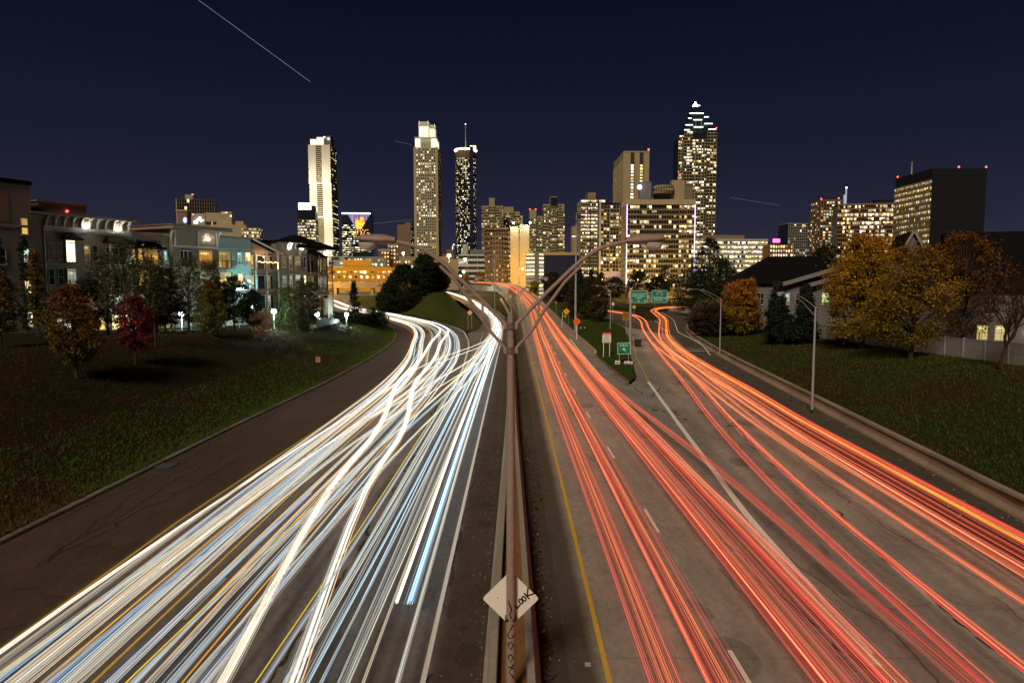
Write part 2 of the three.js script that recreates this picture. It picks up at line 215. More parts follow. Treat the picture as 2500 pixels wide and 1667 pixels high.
// ---------------------------------------------------------------- kerbs
function kerbs(name, label, edge, off, z0, z1, h = null, dark = 1) { // kerb stones 3 m long, each its own piece
  const t = thing(name, label, 'kerb'), m = [.24, .2, .28].map((v) => wallMat(v * dark, v * .82 * dark, v * .66 * dark, .9, { map: fineMottle }));
  for (let z = z0, k = 0; z > z1; z -= 3, k++) { const x0 = table(edge, z) + off, x1 = table(edge, z - 3) + off, y = h ? flat(h, z) : 0, L = Math.hypot(x1 - x0, 3), g = new GB(), w = .16; const prof = [[-w, -.1], [w, -.1], [w, .1], [w - .04, .145], [-w, .15]]; for (let q = 0; q < 5; q++) { const A = prof[q], B = prof[(q + 1) % 5]; g.quad([A[0], A[1], 0], [A[0], A[1], -L + .02], [B[0], B[1], -L + .02], [B[0], B[1], 0]); } g.quad([-w, -.1, 0], [w, -.1, 0], [w, .1, 0], [-w, .15, 0]); const o = obj('kerb_stone', g, m[k % 3], t); o.position.set(x0, y, z); o.rotation.y = -Math.atan2(x1 - x0, 3); }
}
rnd = rng(31);
kerbs('kerb', 'pale concrete kerb along the foot of the dark grass bank on the left', eL, -.16, 12, -180);
kerbs('kerb', 'kerb curving along the left edge of the grass island by the exit sign', rR, .16, -72, -240, hR, .8);
kerbs('kerb', 'kerb along the right edge of the grass island beside the ramp', lQ, -.14, -74, -200, null, .6);
{ const t = thing('storm_drain', 'dark grated storm drain in the kerb of the left shoulder', 'drain', [-19.25, .006, -38]); const g = new GB(); for (let k = 0; k < 9; k++) g.box(-.4 + k * .1, -.36 + k * .1, 0, .03, -.5, .5); obj('grate', g, M.metal, t); obj('drain_frame', new GB().box(-.5, .5, 0, .02, -.62, -.5).box(-.5, .5, 0, .02, .5, .62).box(-.5, -.42, 0, .02, -.5, .5).box(.48, .56, 0, .02, -.5, .5), M.black, t); }

// ---------------------------------------------------------------- painted markings
const wornTex = dataTex(256, 256, (x, y) => { const k = fbm(x / 5, y / 5) + .35 * N2(x, y); return grey(k > .38 ? .82 + .18 * N3(x / 2, y / 2) : k > .33 ? .5 : .2); }, 1 / 2.4);
const paintW = mat(.95, .92, .83, .8, { map: wornTex }), paintY = mat(.72, .46, .04, .8, { map: wornTex }), paintD = mat(.5, .48, .43, .85, { map: wornTex });
function line(name, T, w, z0, z1, m, h = null, off = 0) { const nv = Math.max(4, Math.round((z0 - z1) / 3)); return struct(name, new GB().sheet(1, nv, (a, b) => { const z = lerp(z0, z1, b), x = (typeof T === 'number' ? T : table(T, z)) + off + (a - .5) * (typeof w === 'function' ? w(z) : w); return [x, (h ? flat(h, z) : 0) + (h === hR ? roll(z) * (x - table(lR, z)) : 0) + .008, z, x, z]; }), m); }
function dashes(name, T, w, z0, z1, m, h = null, L = 3, gap = 9.15) { const g = new GB(); for (let z = z0; z > z1; z -= L + gap) g.sheet(1, 3, (a, b) => { const Z = lerp(z, z - L, b), x = table(T, Z) + (a - .5) * w; return [x, (h ? flat(h, Z) : 0) + (h === hR ? roll(Z) * (x - table(lR, Z)) : 0) + .008, Z, x, Z]; }); return struct(name, g, m); }
const rLane = [[20, 6.05], [-64, 5.9], [-91, 6.2], [-128, 6.7], [-183, 7.6], [-241, 8.2], [-289, 8.2], [-360, 6.2], [-431, 3.2]];
line('yellow_edge_line', [[20, 2.35], [-56, 2.6], [-110, 2.7], [-170, 2.6], [-214, 2.2], [-289, .7], [-360, -1.3], [-431, -4.3]], .14, 10, -430, paintY, hR);
dashes('lane_marking', rLane, .13, 8.9, -300, paintW, hR);
line('white_edge_line', [[20, 9.5], [-18, 9.62], [-29, 9.9], [-46, 9.35], [-65, 9.5], [-91, 10], [-146, 11.2], [-241, 12.3], [-289, 12.2], [-360, 10.3]], .3, -17.6, -130, paintW, hR);
line('gore_line', [[-17.6, 9.7], [-29, 10.2], [-50, 12.1], [-72, 14.2]], .3, -18.2, -72, paintW);
line('yellow_ramp_line', [[-72, 14.25], [-97, 17.4], [-128, 22.4], [-157, 26.4], [-200, 28.3]], .13, -72.2, -200, paintY);
dashes('lane_marking', qDash, .13, -9, -120, paintD);
line('white_edge_line', qDash, .13, 8, -110, paintD, null, 3.75);
line('yellow_edge_line', yellowL, .12, 10, -240, paintY);
line('white_edge_line', [[20, -2.35], [-60, -2.15], [-130, -1.95], [-170, -2.1], [-205, -3.2], [-241, -6], [-326, -16], [-430, -31]], .14, 10, -400, paintW, hS);
dashes('lane_marking', [[20, -10.1], [-60, -9.6], [-90, -9.8], [-118, -11.6], [-140, -14.2], [-163, -18.8]], .13, -8, -160, paintD);
line('gore_line', [[-62, -5.62], [-84, -5.95], [-112, -7], [-127, -8], [-150, -10.4], [-163, -12.9], [-200, -23]], .22, -66, -200, paintW);
line('gore_line', [[-62, -5.5], [-84, -5.2], [-112, -5.4], [-150, -6.2], [-170, -7]], .2, -66, -190, paintD);
{ const g = new GB(); for (let z = -80; z > -150; z -= 2.6) { const a = table([[-62, -5.6], [-84, -5.8], [-112, -6.8], [-150, -9.8]], z) + .35, b = table([[-62, -5.4], [-84, -5.2], [-112, -5.4], [-150, -6.2]], z) - .3; if (b - a > .3) g.quad([a, .006, z], [b, .006, z - .5], [b, .006, z - .95], [a, .006, z - .45]); } struct('gore_hatching', g, paintD); }
{ const g = new GB(); for (const [z, w] of [[-107.2, .5], [-111, .35]]) g.quad([18.6, .009, z], [32.6, .009, z + 2], [32.6, .009, z + 2 - w], [18.6, .009, z - w]); struct('crossing_line', g, paintW); }
{ const g = new GB(); for (const [x, z, s] of [[33.5, -150, 1], [38, -178, 1]]) g.quad([x, .009, z], [x + .2, .009, z], [x + 2, .009, z - 16], [x + 1.8, .009, z - 16]); struct('lane_marking', g, paintW); }

// ---------------------------------------------------------------- median barrier and right parapet
const conc = [.46, .4, .43, .41].map((v) => wallMat(v, v * .86, v * .7, .88, { map: fineMottle, bumpMap: grain, bumpScale: .01 }));
{
  const half = [[20, .56], [-16, .56], [-24, .5], [-38, .37], [-50, .27], [-170, .27], [-214, .27]], cx = (z) => table([[20, 0], [-170, 0], [-214, -.55], [-289, -3], [-360, -6]], z);
  const t = thing('median_barrier', 'long split concrete median barrier between the white and the red traffic', 'barrier');
  for (const s of [-1, 1]) for (let z = 12, k = 0; z > -350; z -= 6, k++) {
    const g = new GB(), P = (zz) => { const c = cx(zz), h = table(half, zz), y = .5 * (flat(hS, zz) + flat(hR, zz)); return [[h + .2, -.05], [h + .19, .08], [h + .07, .3], [h + .012, .82], [h - .01, .85], [h - .17, .85], [h - .19, .83], [Math.max(h - .22, .01), -.05]].map(([a, b]) => [c + s * a, b + y, zz]); };
    const A = P(z), B = P(z - 5.99); for (let q = 0; q < 7; q++) s > 0 ? g.quad(A[q], B[q], B[q + 1], A[q + 1], [0, q * .3, 6, q * .3 + .3]) : g.quad(B[q], A[q], A[q + 1], B[q + 1], [0, q * .3, 6, q * .3 + .3]);
    obj('barrier_section', g, conc[k % 4], t);
  }
  obj('soil_fill', new GB().sheet(1, 30, (a, b) => { const z = lerp(12, -52, b), h = table(half, z) - .19; return [cx(z) + (a * 2 - 1) * h, .58 + .05 * Math.sin(z * 1.7) * Math.sin(a * 3), z, a * 2, z]; }), mat(.3, .14, .055, .95, { map: fineMottle }), t);
}
{
  const t = thing('parapet_wall', 'low concrete wall along the right shoulder at the foot of the grass slope', 'wall'), m = [.4, .36, .43].map((v) => wallMat(v, v * .85, v * .64, .9, { map: fineMottle, bumpMap: grain, bumpScale: .012 }));
  for (let z = 12, k = 0; z > -180; z -= 4.5, k++) { const g = new GB(), P = (zz) => { const x = table(eR, zz); return [[x - .02, -.05], [x, .1], [x + .14, .34], [x + .2, .88], [x + .23, .92], [x + .47, .92], [x + .5, .88], [x + .5, -.05]].map(([a, b]) => [a, b, zz]); }, A = P(z), B = P(z - 4.49); for (let q = 0; q < 7; q++) g.quad(B[q], A[q], A[q + 1], B[q + 1], [0, q * .3, 4.5, q * .3 + .3]); obj('wall_section', g, m[k % 3], t); }
}
{ // viaduct parapets of the outbound road where it climbs and bends left
  for (const [T, s, label] of [[lR, -1, 'tall pale concrete side wall of the rising road bending left'], [rR, 1, 'low outer parapet of the rising road with a guard rail']]) {
    const t = thing('viaduct_wall', label, 'wall'); let k = 0;
    for (let z = s < 0 ? -300 : -100; z > -676; z -= 16, k++) { const g = new GB(), P = (zz) => { const x = table(T, zz), y = flat(hR, zz) + (s > 0 ? roll(zz) * (table(rR, zz) - table(lR, zz)) : 0), lo = s < 0 ? Math.max(-1, y - 7) : y - .4, top = s < 0 ? .1 : .7; return s < 0 ? [[x - .4, lo], [x - .4, y + top], [x - .05, y + top], [x - .02, y - .2]].map(([a, b]) => [a, b, zz]) : [[x - .15, lo], [x - .1, y + top], [x + .25, y + top], [x + .25, y - 3]].map(([a, b]) => [a, b, zz]); }, A = P(z), B = P(z - 15.9); for (let q = 0; q < 3; q++) g.quad(B[q], A[q], A[q + 1], B[q + 1]); for (let q = 1; q < 3; q++) { g.tri(A[0], A[q + 1], A[q]); g.tri(B[0], B[q], B[q + 1]); } obj('wall_section', g, conc[k % 4], t); }
  }
}
// ---------------------------------------------------------------- the traffic: glowing streaks left along the lanes
class Path { // points [x, z, y]; s = metres along it
  constructor(pts) { const c = new THREE.CatmullRomCurve3(pts.map(([x, z, y = 0]) => new THREE.Vector3(x, y, z)), false, 'centripetal'); this.q = c.getPoints(500); this.s = [0]; for (let i = 1; i < this.q.length; i++) this.s.push(this.s[i - 1] + this.q[i].distanceTo(this.q[i - 1])); this.len = this.s[this.s.length - 1]; }
  at(s) { s = clamp(s, 0, this.len - .01); let a = 0, b = this.s.length - 1; while (b - a > 1) { const m = (a + b) >> 1; this.s[m] <= s ? a = m : b = m; } const t = (s - this.s[a]) / (this.s[b] - this.s[a]), p = this.q[a].clone().lerp(this.q[b], t), d = this.q[Math.min(b + 2, this.q.length - 1)].clone().sub(this.q[Math.max(a - 2, 0)]); const l = Math.hypot(d.x, d.z); return [p.x, p.y, p.z, -d.z / l, d.x / l]; }
}
const PL = new Path([[-10.1, 14], [-10.1, -10], [-10, -30], [-9.6, -60], [-10.1, -90], [-12.2, -118], [-15, -140], [-19.6, -163], [-24, -178], [-32.5, -202], [-47, -240], [-68, -290], [-96, -370, 1], [-118, -428, 2]]);
const PS = new Path([[-4.2, 14], [-4.2, -40], [-4, -80], [-3.6, -110], [-3.3, -133], [-3.9, -169], [-5.4, -205, .4], [-9.1, -241, 1], [-19.5, -326, 2.5], [-35, -430, 3.7], [-48, -515, 4.6]]);
const PR = new Path([[6.05, 14], [6, -20], [5.9, -64], [6.2, -91], [6.7, -128], [7.6, -183, .25], [8.2, -241, .7], [8, -289, 1.2], [6, -360, 2.8], [2.8, -431, 5], [-1.2, -495, 7], [-8.2, -560, 8.7], [-19.5, -620, 10], [-37, -676, 10.8]]);
const PQ = new Path([[12.8, 14], [13.3, -21], [14.9, -42], [17.6, -64], [20.4, -88], [23.6, -114], [28.6, -148], [33.6, -178], [36.6, -204], [36.9, -224], [34.6, -247], [30, -272]]);
const PB = new Path([[12.8, 14], [13.3, -21], [14.9, -42], [17.8, -64], [21.6, -92], [27.4, -126], [34, -157], [41.5, -192], [47.6, -229], [53, -260], [62, -284], [76, -300]]);
const trailMat = new THREE.MeshBasicMaterial({ vertexColors: true });
trailMat.name = 'light_trail';
const mix3 = (a, b, t) => [lerp(a[0], b[0], t), lerp(a[1], b[1], t), lerp(a[2], b[2], t)];
// offs: [[s, sideways offset], ...]; lamps: sideways places of the lamps of one vehicle; each lamp leaves a bundle of fine threads
function trail(name, label, category, group, path, offs, o) {
  const t = new THREE.Group(), s0 = o.s0 ?? 0, s1 = Math.min(o.s1 ?? 1e9, path.len - .5); let first = true;
  const off = (s) => { let k = 0; while (k < offs.length - 2 && s > offs[k + 1][0]) k++; if (offs.length === 1) return offs[0][1]; const a = offs[k], b = offs[k + 1]; return lerp(a[1], b[1], smooth((s - a[0]) / (b[0] - a[0]))); };
  const wob = rr(0, 6), amp = o.amp ?? .05;
  for (const [lx, ly, n0, spread, col, near, farK, r] of o.lamps) { const n = n0 > 2 ? Math.round(n0 * 1.8) : n0;
    const g = new GB(true);
    for (let k = 0; k < n; k++) {
      const soft = n > 2 && k >= n * .5, dx = (rnd() + rnd() - 1) * spread * (soft ? .95 : .42), dy = rr(-.4, .4) * Math.min(spread, .2), kb = soft ? rr(.2, .75) : rr(.75, 1.35), tint = o.tint ? pick(o.tint) : [1, 1, 1], rad = r * (soft ? rr(.4, .8) : rr(.7, 1.5)), pts = [];
      for (let s = s0; s <= s1; s += s < 60 ? 5 : s < 240 ? 4 : 9) { const [x, y, z, nx, nz] = path.at(s), w = off(s) + lx + dx + amp * Math.sin(s / 45 + wob); pts.push([x + nx * w, y + ly + dy + (path === PR ? roll(z) * (x + nx * w - table(lR, z)) : 0) + .02 * Math.sin(s / 4 + wob * 3), z + nz * w]); }
      const fade = (q) => { const s = lerp(s0, s1, q), e = smooth((s - 8) / (o.ramp ?? 110)), b = lerp(near, farK, e) * kb * (1 - .25 * Math.sin(s / 9 + wob + k) * Math.sin(s / 23)); const c = o.hot ? mix3(col, o.hot, e * .75) : col; return [c[0] * tint[0] * b, c[1] * tint[1] * b, c[2] * tint[2] * b]; };
      if (pts.length > 2) g.tube(pts, rad, 3, fade);
    }
    const m = obj('lamp_streak', g, trailMat, t); m.castShadow = false;
  }
  t.name = numbered(name); scene.add(t); return tag(t, label, category, group);
}
const W1 = [1, .93, .8], W2 = [.86, .94, 1], W3 = [1, .86, .66], AMB = [1, .45, .04], YEL = [1, .72, .06], BLU = [.5, .76, 1];
const headlight = (o = {}) => { const c = o.col ?? pick([W1, W1, W2, W3, W2]), y = rr(.55, .85), sp = rr(.09, .2), n = Math.min(6, o.n ?? 5), L = [[-.68, y, n, sp, c, o.near ?? .42, o.far ?? 1.6, .0088], [.68, y, n, sp, c, o.near ?? .42, o.far ?? 1.6, .0088]]; if (rnd() < .6) L.push([-.88, y - .1, 2, .05, pick([AMB, YEL, AMB]), .9, 1.4, .013]); if (rnd() < .35) L.push([.86, y - .1, 2, .06, AMB, .9, 1.4, .01]); if (rnd() < .35) L.push([rr(-.5, .5), y - .2, 3, .3, BLU, .7, 2.5, .009]); return L; };
rnd = rng(41);
const gL = 'white headlight streaks sweeping in from the left curve', gS = 'white headlight streaks merging beside the median', gR = 'red tail light streaks in the two lanes right of the median', gQ = 'orange red streaks on the exit ramp';
const tints = [[1, 1, 1], [.75, .9, 1], [1, .9, .72], [1, .84, .55], [.66, .76, 1], [1, .95, .86]];
for (let k = 0; k < 6; k++) { const a = rr(-.6, .6), far = rr(-5.1, -4.2); trail('headlight_trail', 'white headlight streak in the outer lane beside the left yellow line', 'light trail', gL + ', outer lane', PL, [[0, -1.45 + a * 1.5], [70, -1.6 + a * 1.2], [135, far * .78], [170, far * .75], [420, -2.6 + a]], { lamps: headlight({ n: k % 3 ? 7 : 9 }), tint: tints }); }
for (let k = 0; k < 4; k++) { const a = rr(-.4, .4); trail('headlight_trail', 'white headlight streak in the middle lanes of the left carriageway', 'light trail', gL + ', middle lanes', PL, [[0, 1.9 + a * 1.5], [70, 1.9 + a], [120, k < 1 ? -.7 : 2.2 + a], [170, k < 1 ? -.7 : 2.3 + a], [420, 2.2 + a]], { lamps: headlight(), tint: tints }); }
for (let k = 0; k < 2; k++) { const a = rr(-.4, .4); trail('headlight_trail', 'white headlight streak moving from the middle into the outer left lane', 'light trail', gL + ', changing lanes', PL, [[0, -1.6 + a], [26 + 8 * k, -1.2 + a], [92 + 7 * k, 2 + a], [170, 2.2 + a], [420, 2.2 + a]], { lamps: headlight(), tint: tints }); }
for (let k = 0; k < 5; k++) { const a = rr(-.6, .6); trail('headlight_trail', 'white headlight streak in the lane along the median shoulder', 'light trail', gS, PS, [[0, .1 + a * 1.5 - (k % 3 ? 0 : .6)], [60, .1 + a * 1.2], [150, .2 + a * .8], [250, -.4 + a * 1.5], [520, a * 2]], { lamps: headlight({ col: k % 2 ? W2 : W1 }), tint: tints }); }
for (let k = 0; k < 3; k++) { const a = rr(-.3, .3); trail('headlight_trail', 'white headlight streak slanting from the median lane towards the middle lane', 'light trail', gS + ', slanting left', PS, [[0, -4.3 + a - (k > 1 ? 3 : 0)], [20 + 9 * k, -3.9 + a - (k > 1 ? 2.6 : 0)], [105 + 6 * k, .2 + a], [160, .3 + a], [520, a * 2]], { lamps: headlight({ n: 7 }), tint: tints }); }
trail('headlight_trail', 'thin bright white pair cutting far across the striped gore to the left lane', 'light trail', null, PS, [[30, -8.2], [84, -6.3], [141, .2], [160, .3], [520, .2]], { s0: 14, lamps: headlight({ col: W1, n: 5, near: 1.6 }), amp: .03 });
trail('headlight_trail', 'broad cream streak pair crossing all other white streaks towards the bottom edge', 'light trail', null, PL, [[0, 5.4], [18, 4.8], [52, 2.2], [84, -.6], [120, -.8], [170, 2], [420, 2]], { lamps: [[-.8, .75, 15, .34, W3, .6, 4, .011], [.8, .75, 17, .34, W1, .75, 4, .011], [.98, .6, 2, .05, AMB, .8, 1, .01]], amp: .03 });
trail('headlight_trail', 'pale blue white streak bundle that stops short beside the white edge line', 'light trail', null, PS, [[24, 1.05], [80, 1.0], [150, .3], [300, 0], [520, .2]], { s0: 34, lamps: [[-.25, .6, 4, .12, W1, 1.6, 5, .012], [.12, .6, 12, .3, BLU, .8, 4, .011]], amp: .02 });
trail('headlight_trail', 'blue violet dotted streak pair that starts inside the middle lanes', 'light trail', null, PL, [[0, 1.2], [50, 2], [120, 2]], { s0: 0, s1: 46, lamps: [[-1.1, .7, 4, .2, [.6, .7, 1], .8, .8, .009], [1.1, .7, 4, .2, [.6, .7, 1], .8, .8, .009]], amp: .02 });
const HOT = [1, .23, .07], RED = [1, .1, .07], COR = [1, .185, .135], ORA = [1, .25, .1], GOLD = [1, .42, .04];
const tail = (o = {}) => { const c = o.col ?? pick([COR, COR, RED, COR, ORA]), y = rr(.7, 1), n = o.n ?? 5, sp = o.sp ?? rr(.12, .36); const L = [[-.66, y, n, sp, c, o.near ?? .7, o.far ?? 1.5, .0062], [.66, y, n, sp, c, o.near ?? .7, o.far ?? 1.5, .0062]]; if (rnd() < .4) L.push([rr(-.2, .2), y + .5, 2, .2, RED, .8, 1.2, .007]); if (rnd() < .45) L.push([pick([-.66, .66]), y, 2, .08, [1, .32, .12], 1.2, 2.2, .01]); return L; };
for (let k = 0; k < 7; k++) { const a = rr(-.42, .42); trail('tail_light_trail', 'coral red tail light streak in the lane beside the yellow line', 'light trail', gR + ', inner lane', PR, [[0, -1.95 + a], [120, -1.7 + a * .9], [250, -1.6 + a * .9], [700, -1.7 + a]], { hot: HOT, lamps: tail(), ramp: 170 }); }
for (let k = 0; k < 7; k++) { const a = rr(-.5, .5); trail('tail_light_trail', 'coral red tail light streak in the second lane right of the dashes', 'light trail', gR + ', second lane', PR, [[0, 1.9 + a], [120, 1.7 + a * .9], [250, 1.7 + a * .9], [700, 1.8 + a]], { hot: HOT, lamps: tail({ n: k % 2 ? 4 : 6 }), ramp: 170 }); }
for (let k = 0; k < 3; k++) { const a = rr(-.25, .25); trail('tail_light_trail', 'deep red streak running over the white gore line into the second lane', 'light trail', gR + ', over the gore line', PR, [[0, 4.6 + a], [40, 4.2 + a], [90, 2.6 + a], [170, 2.2], [700, 2.2 + a]], { hot: HOT, lamps: [[.3, .8, 4, .4, k % 2 ? RED : COR, .42, 1.3, .0075]], ramp: 150 }); }
for (let k = 0; k < 3; k++) { const a = rr(-.4, .4); trail('tail_light_trail', 'orange red streak in the left lane of the exit ramp', 'light trail', gQ + ', left lane', PQ, [[0, -1.7 + a * .5], [150, -.2 + a * .7], [300, a]], { hot: HOT, lamps: tail({ col: pick([COR, ORA, RED]), n: 4, sp: .16, far: 1.9 }), ramp: 120 }); }
for (let k = 0; k < 2; k++) { const a = rr(-.4, .4); trail('tail_light_trail', 'golden orange streak crossing from the right lane of the ramp to its left branch', 'light trail', gQ + ', crossing', PQ, [[0, 1.9 + a], [36, 2 + a], [82, .6 + a], [128, -.2 + a * .6], [300, a]], { hot: HOT, lamps: tail({ col: pick([GOLD, ORA, COR]), n: 4, sp: .14, far: 2.4 }), ramp: 90 }); }
for (let k = 0; k < 5; k++) { const a = rr(-.5, .5); trail('tail_light_trail', 'orange red streak in the right lane of the ramp bearing off to the right', 'light trail', gQ + ', right lane', PB, [[0, (k < 4 ? 4.7 : 2.6) + a * .7], [30, (k < 4 ? 4.5 : 2.5) + a * .8], [140, .3 + a], [300, a]], { hot: HOT, lamps: tail({ col: pick([COR, COR, ORA, RED]), n: 4, sp: .2, near: k < 4 ? .9 : .7, far: 2 }), ramp: 90 }); }
trail('tail_light_trail', 'bright yellow streak along the right edge of the exit ramp', 'light trail', null, PB, [[0, 5.3], [30, 5.1], [140, .9], [300, .8]], { lamps: [[0, .8, 5, .14, [1, .5, .02], 1.1, 2.2, .0095], [.4, .8, 4, .2, RED, .9, 1.6, .01]] });
trail('tail_light_trail', 'pale thin streak bending off alone at the far right of the ramp', 'light trail', null, PB, [[100, 4.6], [125, 5.4], [160, 3], [300, 2]], { s0: 108, s1: 260, lamps: [[0, .7, 2, .08, [.8, .9, .6], .8, .8, .02]] });
{ // aircraft that crossed the sky
  const P = (n, a, b, r, c, label) => tag(obj(n, new GB().tube([a, mix3(a, b, .5), b], r, 4), glow(...c)), label, 'aircraft streak', null);
  const at = (u, v, d) => [u * d, 10 + v * d, -d];
  P('aircraft_light_trail', at(-.435, .394, 4000), at(-.2825, .2838, 4000), 1.0, [.2, .25, .28], 'long thin pale aircraft streak falling across the upper left sky');
  P('aircraft_light_trail', at(-.1642, .2026, 4000), at(-.1416, .1972, 4000), .8, [.1, .11, .14], 'short faint aircraft streak left of the crowned tower');
  P('aircraft_light_trail', at(.31, .124, 4000), at(.38, .113, 4000), .8, [.1, .11, .14], 'short faint aircraft streak right of the pyramid topped tower');
  P('aircraft_light_trail', at(-.201, .087, 4000), at(-.142, .093, 4000), .8, [.1, .11, .14], 'short faint aircraft streak low behind the crowned tower');
}
// ---------------------------------------------------------------- street lamps
function medianLamp(name, label, z, h, headX, headY, scale = 1) {
  const t = thing(name, label, 'street lamp', [-.03, 0, z]);
  const pole = obj('pole', new GB().tube([[0, .3, 0], [0, 2.6, 0], [0, h - 1.2, 0], [0, h - .02, 0]], (q) => lerp(.115, .074, q), 16), M.brownMetal, t);
  obj('pole_cap', new GB().cyl(0, h - .03, h + .02, 0, .085, .06, 16), M.brownMetal, pole);
  obj('base_plate', new GB().box(-.2, .2, .3, .36, -.2, .2), M.brownMetal, t);
  for (const s of [-1, 1]) {
    const up = new THREE.CatmullRomCurve3([[.06, h - .22], [.62, h + .36], [1.05, h + .78], [1.6, h + 1.28], [2.02, h + 1.53], [2.6, h + 1.67]].map(([x, y]) => new THREE.Vector3(s * x, y, 0))).getPoints(24).map((p) => p.toArray());
    obj('upper_arm', new GB().tube(up, .046, 10), M.brownMetal, t);
    obj('lower_arm', new GB().tube([[s * .06, h - .76, 0], [s * .5, h - .26, 0], [s * .76, h + .18, 0], [s * 1.2, h + .78, 0], [s * 1.56, h + 1.13, 0]], .036, 8), M.brownMetal, t);
    obj('strut', new GB().bar([s * .62, h + .34, 0], [s * .62, h - .08, 0], .05), M.brownMetal, t);
    for (const y of [h - .2, h - .74]) obj('clamp', new GB().cyl(0, y - .07, y + .07, 0, .104, .104, 16).box(Math.min(s * .07, s * .16), Math.max(s * .07, s * .16), y - .06, y + .06, -.05, .05), M.brownMetal, t);
    // cobra head: long rounded shell, glass bowl under its outer half
    const head = obj('lamp_head', new GB().sheet(16, 14, (a, b) => { const x = lerp(2.52, headX, b), e = Math.sqrt(clamp(1 - Math.pow(clamp((b - .3) / .7), 2.6))) * (b < .3 ? lerp(.62, 1, smooth(b / .3)) : 1), A = a * Math.PI * 2, ry = Math.sin(A) > 0 ? .13 : .085; return [s * x, h + 1.67 + (headY) * b + Math.sin(A) * ry * e, -s * Math.cos(A) * .17 * e, a, b]; }), M.brownMetal, t);
    obj('lens_bowl', new GB().geo(new THREE.SphereGeometry(.2, 18, 9, 0, Math.PI * 2, Math.PI / 2, Math.PI / 2), new THREE.Matrix4().makeTranslation(s * lerp(2.6, headX, .66), h + 1.6 + headY * .66, 0).multiply(new THREE.Matrix4().makeScale(1.05, .86, .72))), new THREE.MeshPhysicalMaterial({ color: 0xd8d2c4, roughness: .18, metalness: .0, transmission: .35, thickness: 0, clearcoat: 1 }), head);
    obj('reflector', new GB().geo(new THREE.SphereGeometry(.13, 12, 7, 0, Math.PI * 2, Math.PI / 2, Math.PI / 2), new THREE.Matrix4().makeTranslation(s * lerp(2.6, headX, .66), h + 1.61 + headY * .66, 0).multiply(new THREE.Matrix4().makeScale(1, .7, .7))), mat(.6, .56, .48, .3, { metalness: .8, bumpMap: grain, bumpScale: .05 }), head);
    obj('latch', new GB().box(Math.min(s * 2.56, s * 2.62), Math.max(s * 2.56, s * 2.62), h + 1.56, h + 1.64, -.04, .04), M.metal, head);
  }
  return t;
}
const nearLamp = medianLamp('median_street_lamp', 'near brown double arm street lamp standing in the split median barrier', -15.4, 9.3, 3.42, .05);
medianLamp('median_street_lamp', 'smaller double arm street lamp farther along the median, behind the near one', -62, 8.9, 3.3, .1);
function armLamp(label, x, z, base, h, arm, lift, dz = 0, lit = null) {
  const t = thing('arm_street_lamp', label, 'street lamp', [x, base, z]);
  obj('pole', new GB().tube([[0, -.3, 0], [0, h, 0]], (q) => lerp(.11, .07, q), 10), M.galv, t);
  obj('upper_arm', new GB().tube(new THREE.CatmullRomCurve3([[0, h - .1, 0], [arm * .3, h + lift * .5, dz * .3], [arm * .7, h + lift * .95, dz * .7], [arm, h + lift, dz]].map((p) => new THREE.Vector3(...p))).getPoints(10).map((p) => p.toArray()), .035, 6), M.galv, t);
  obj('lower_arm', new GB().tube([[0, h - .75, 0], [arm * .4, h + lift * .35, dz * .4], [arm * .72, h + lift * .9, dz * .72]], .028, 6), M.galv, t);
  const hd = obj('lamp_head', new GB().geo(new THREE.SphereGeometry(.3, 12, 8), new THREE.Matrix4().makeTranslation(arm * 1.06, h + lift, dz).multiply(new THREE.Matrix4().makeScale(1.25, .32, .55))), M.galv, t);
  obj('lens_bowl', new GB().geo(new THREE.SphereGeometry(.2, 10, 6, 0, 7, Math.PI / 2, Math.PI / 2), new THREE.Matrix4().makeTranslation(arm * 1.1, h + lift - .06, dz)), M.trim, hd);
  return t;
}
armLamp('tall grey arm lamp standing behind the right parapet wall, nearest the right edge', 23.55, -54, .6, 7.75, -2.55, 1.05);
armLamp('tall grey arm lamp behind the parapet wall, second along the ramp', 29.4, -98, .7, 7.45, -4.2, 1.3);
armLamp('slender arm lamp with a small head beside the sign gantry', 21.2, -150, .4, 8.4, -2.7, 1.1);
{ const t = thing('high_mast_pole', 'tall straight grey mast rising out of the trees behind the orange diamond sign', 'mast', [12.7, .2, -139]); obj('mast', new GB().tube([[0, -.3, 0], [0, 24, 0]], (q) => lerp(.27, .1, q), 10), M.galv, t); const g = new GB(); for (let k = 0; k < 6; k++) { const a = k * 1.047; g.bar([0, 23.7, 0], [1.35 * Math.cos(a), 23.4, 1.35 * Math.sin(a)], .08).box(1.35 * Math.cos(a) - .3, 1.35 * Math.cos(a) + .3, 23, 23.5, 1.35 * Math.sin(a) - .3, 1.35 * Math.sin(a) + .3); } obj('lamp_ring', g, M.black, t); }
{ const t = thing('light_pole', 'thin dark mast before the brown apartment slab at the viaduct', 'mast', [-4.7, 1, -190]); obj('mast', new GB().tube([[0, 0, 0], [0, 17.5, 0]], .09, 8), M.galv, t); obj('pole_cap', new GB().cyl(0, 17.4, 17.7, 0, .16, .1, 8), M.galv, t); }
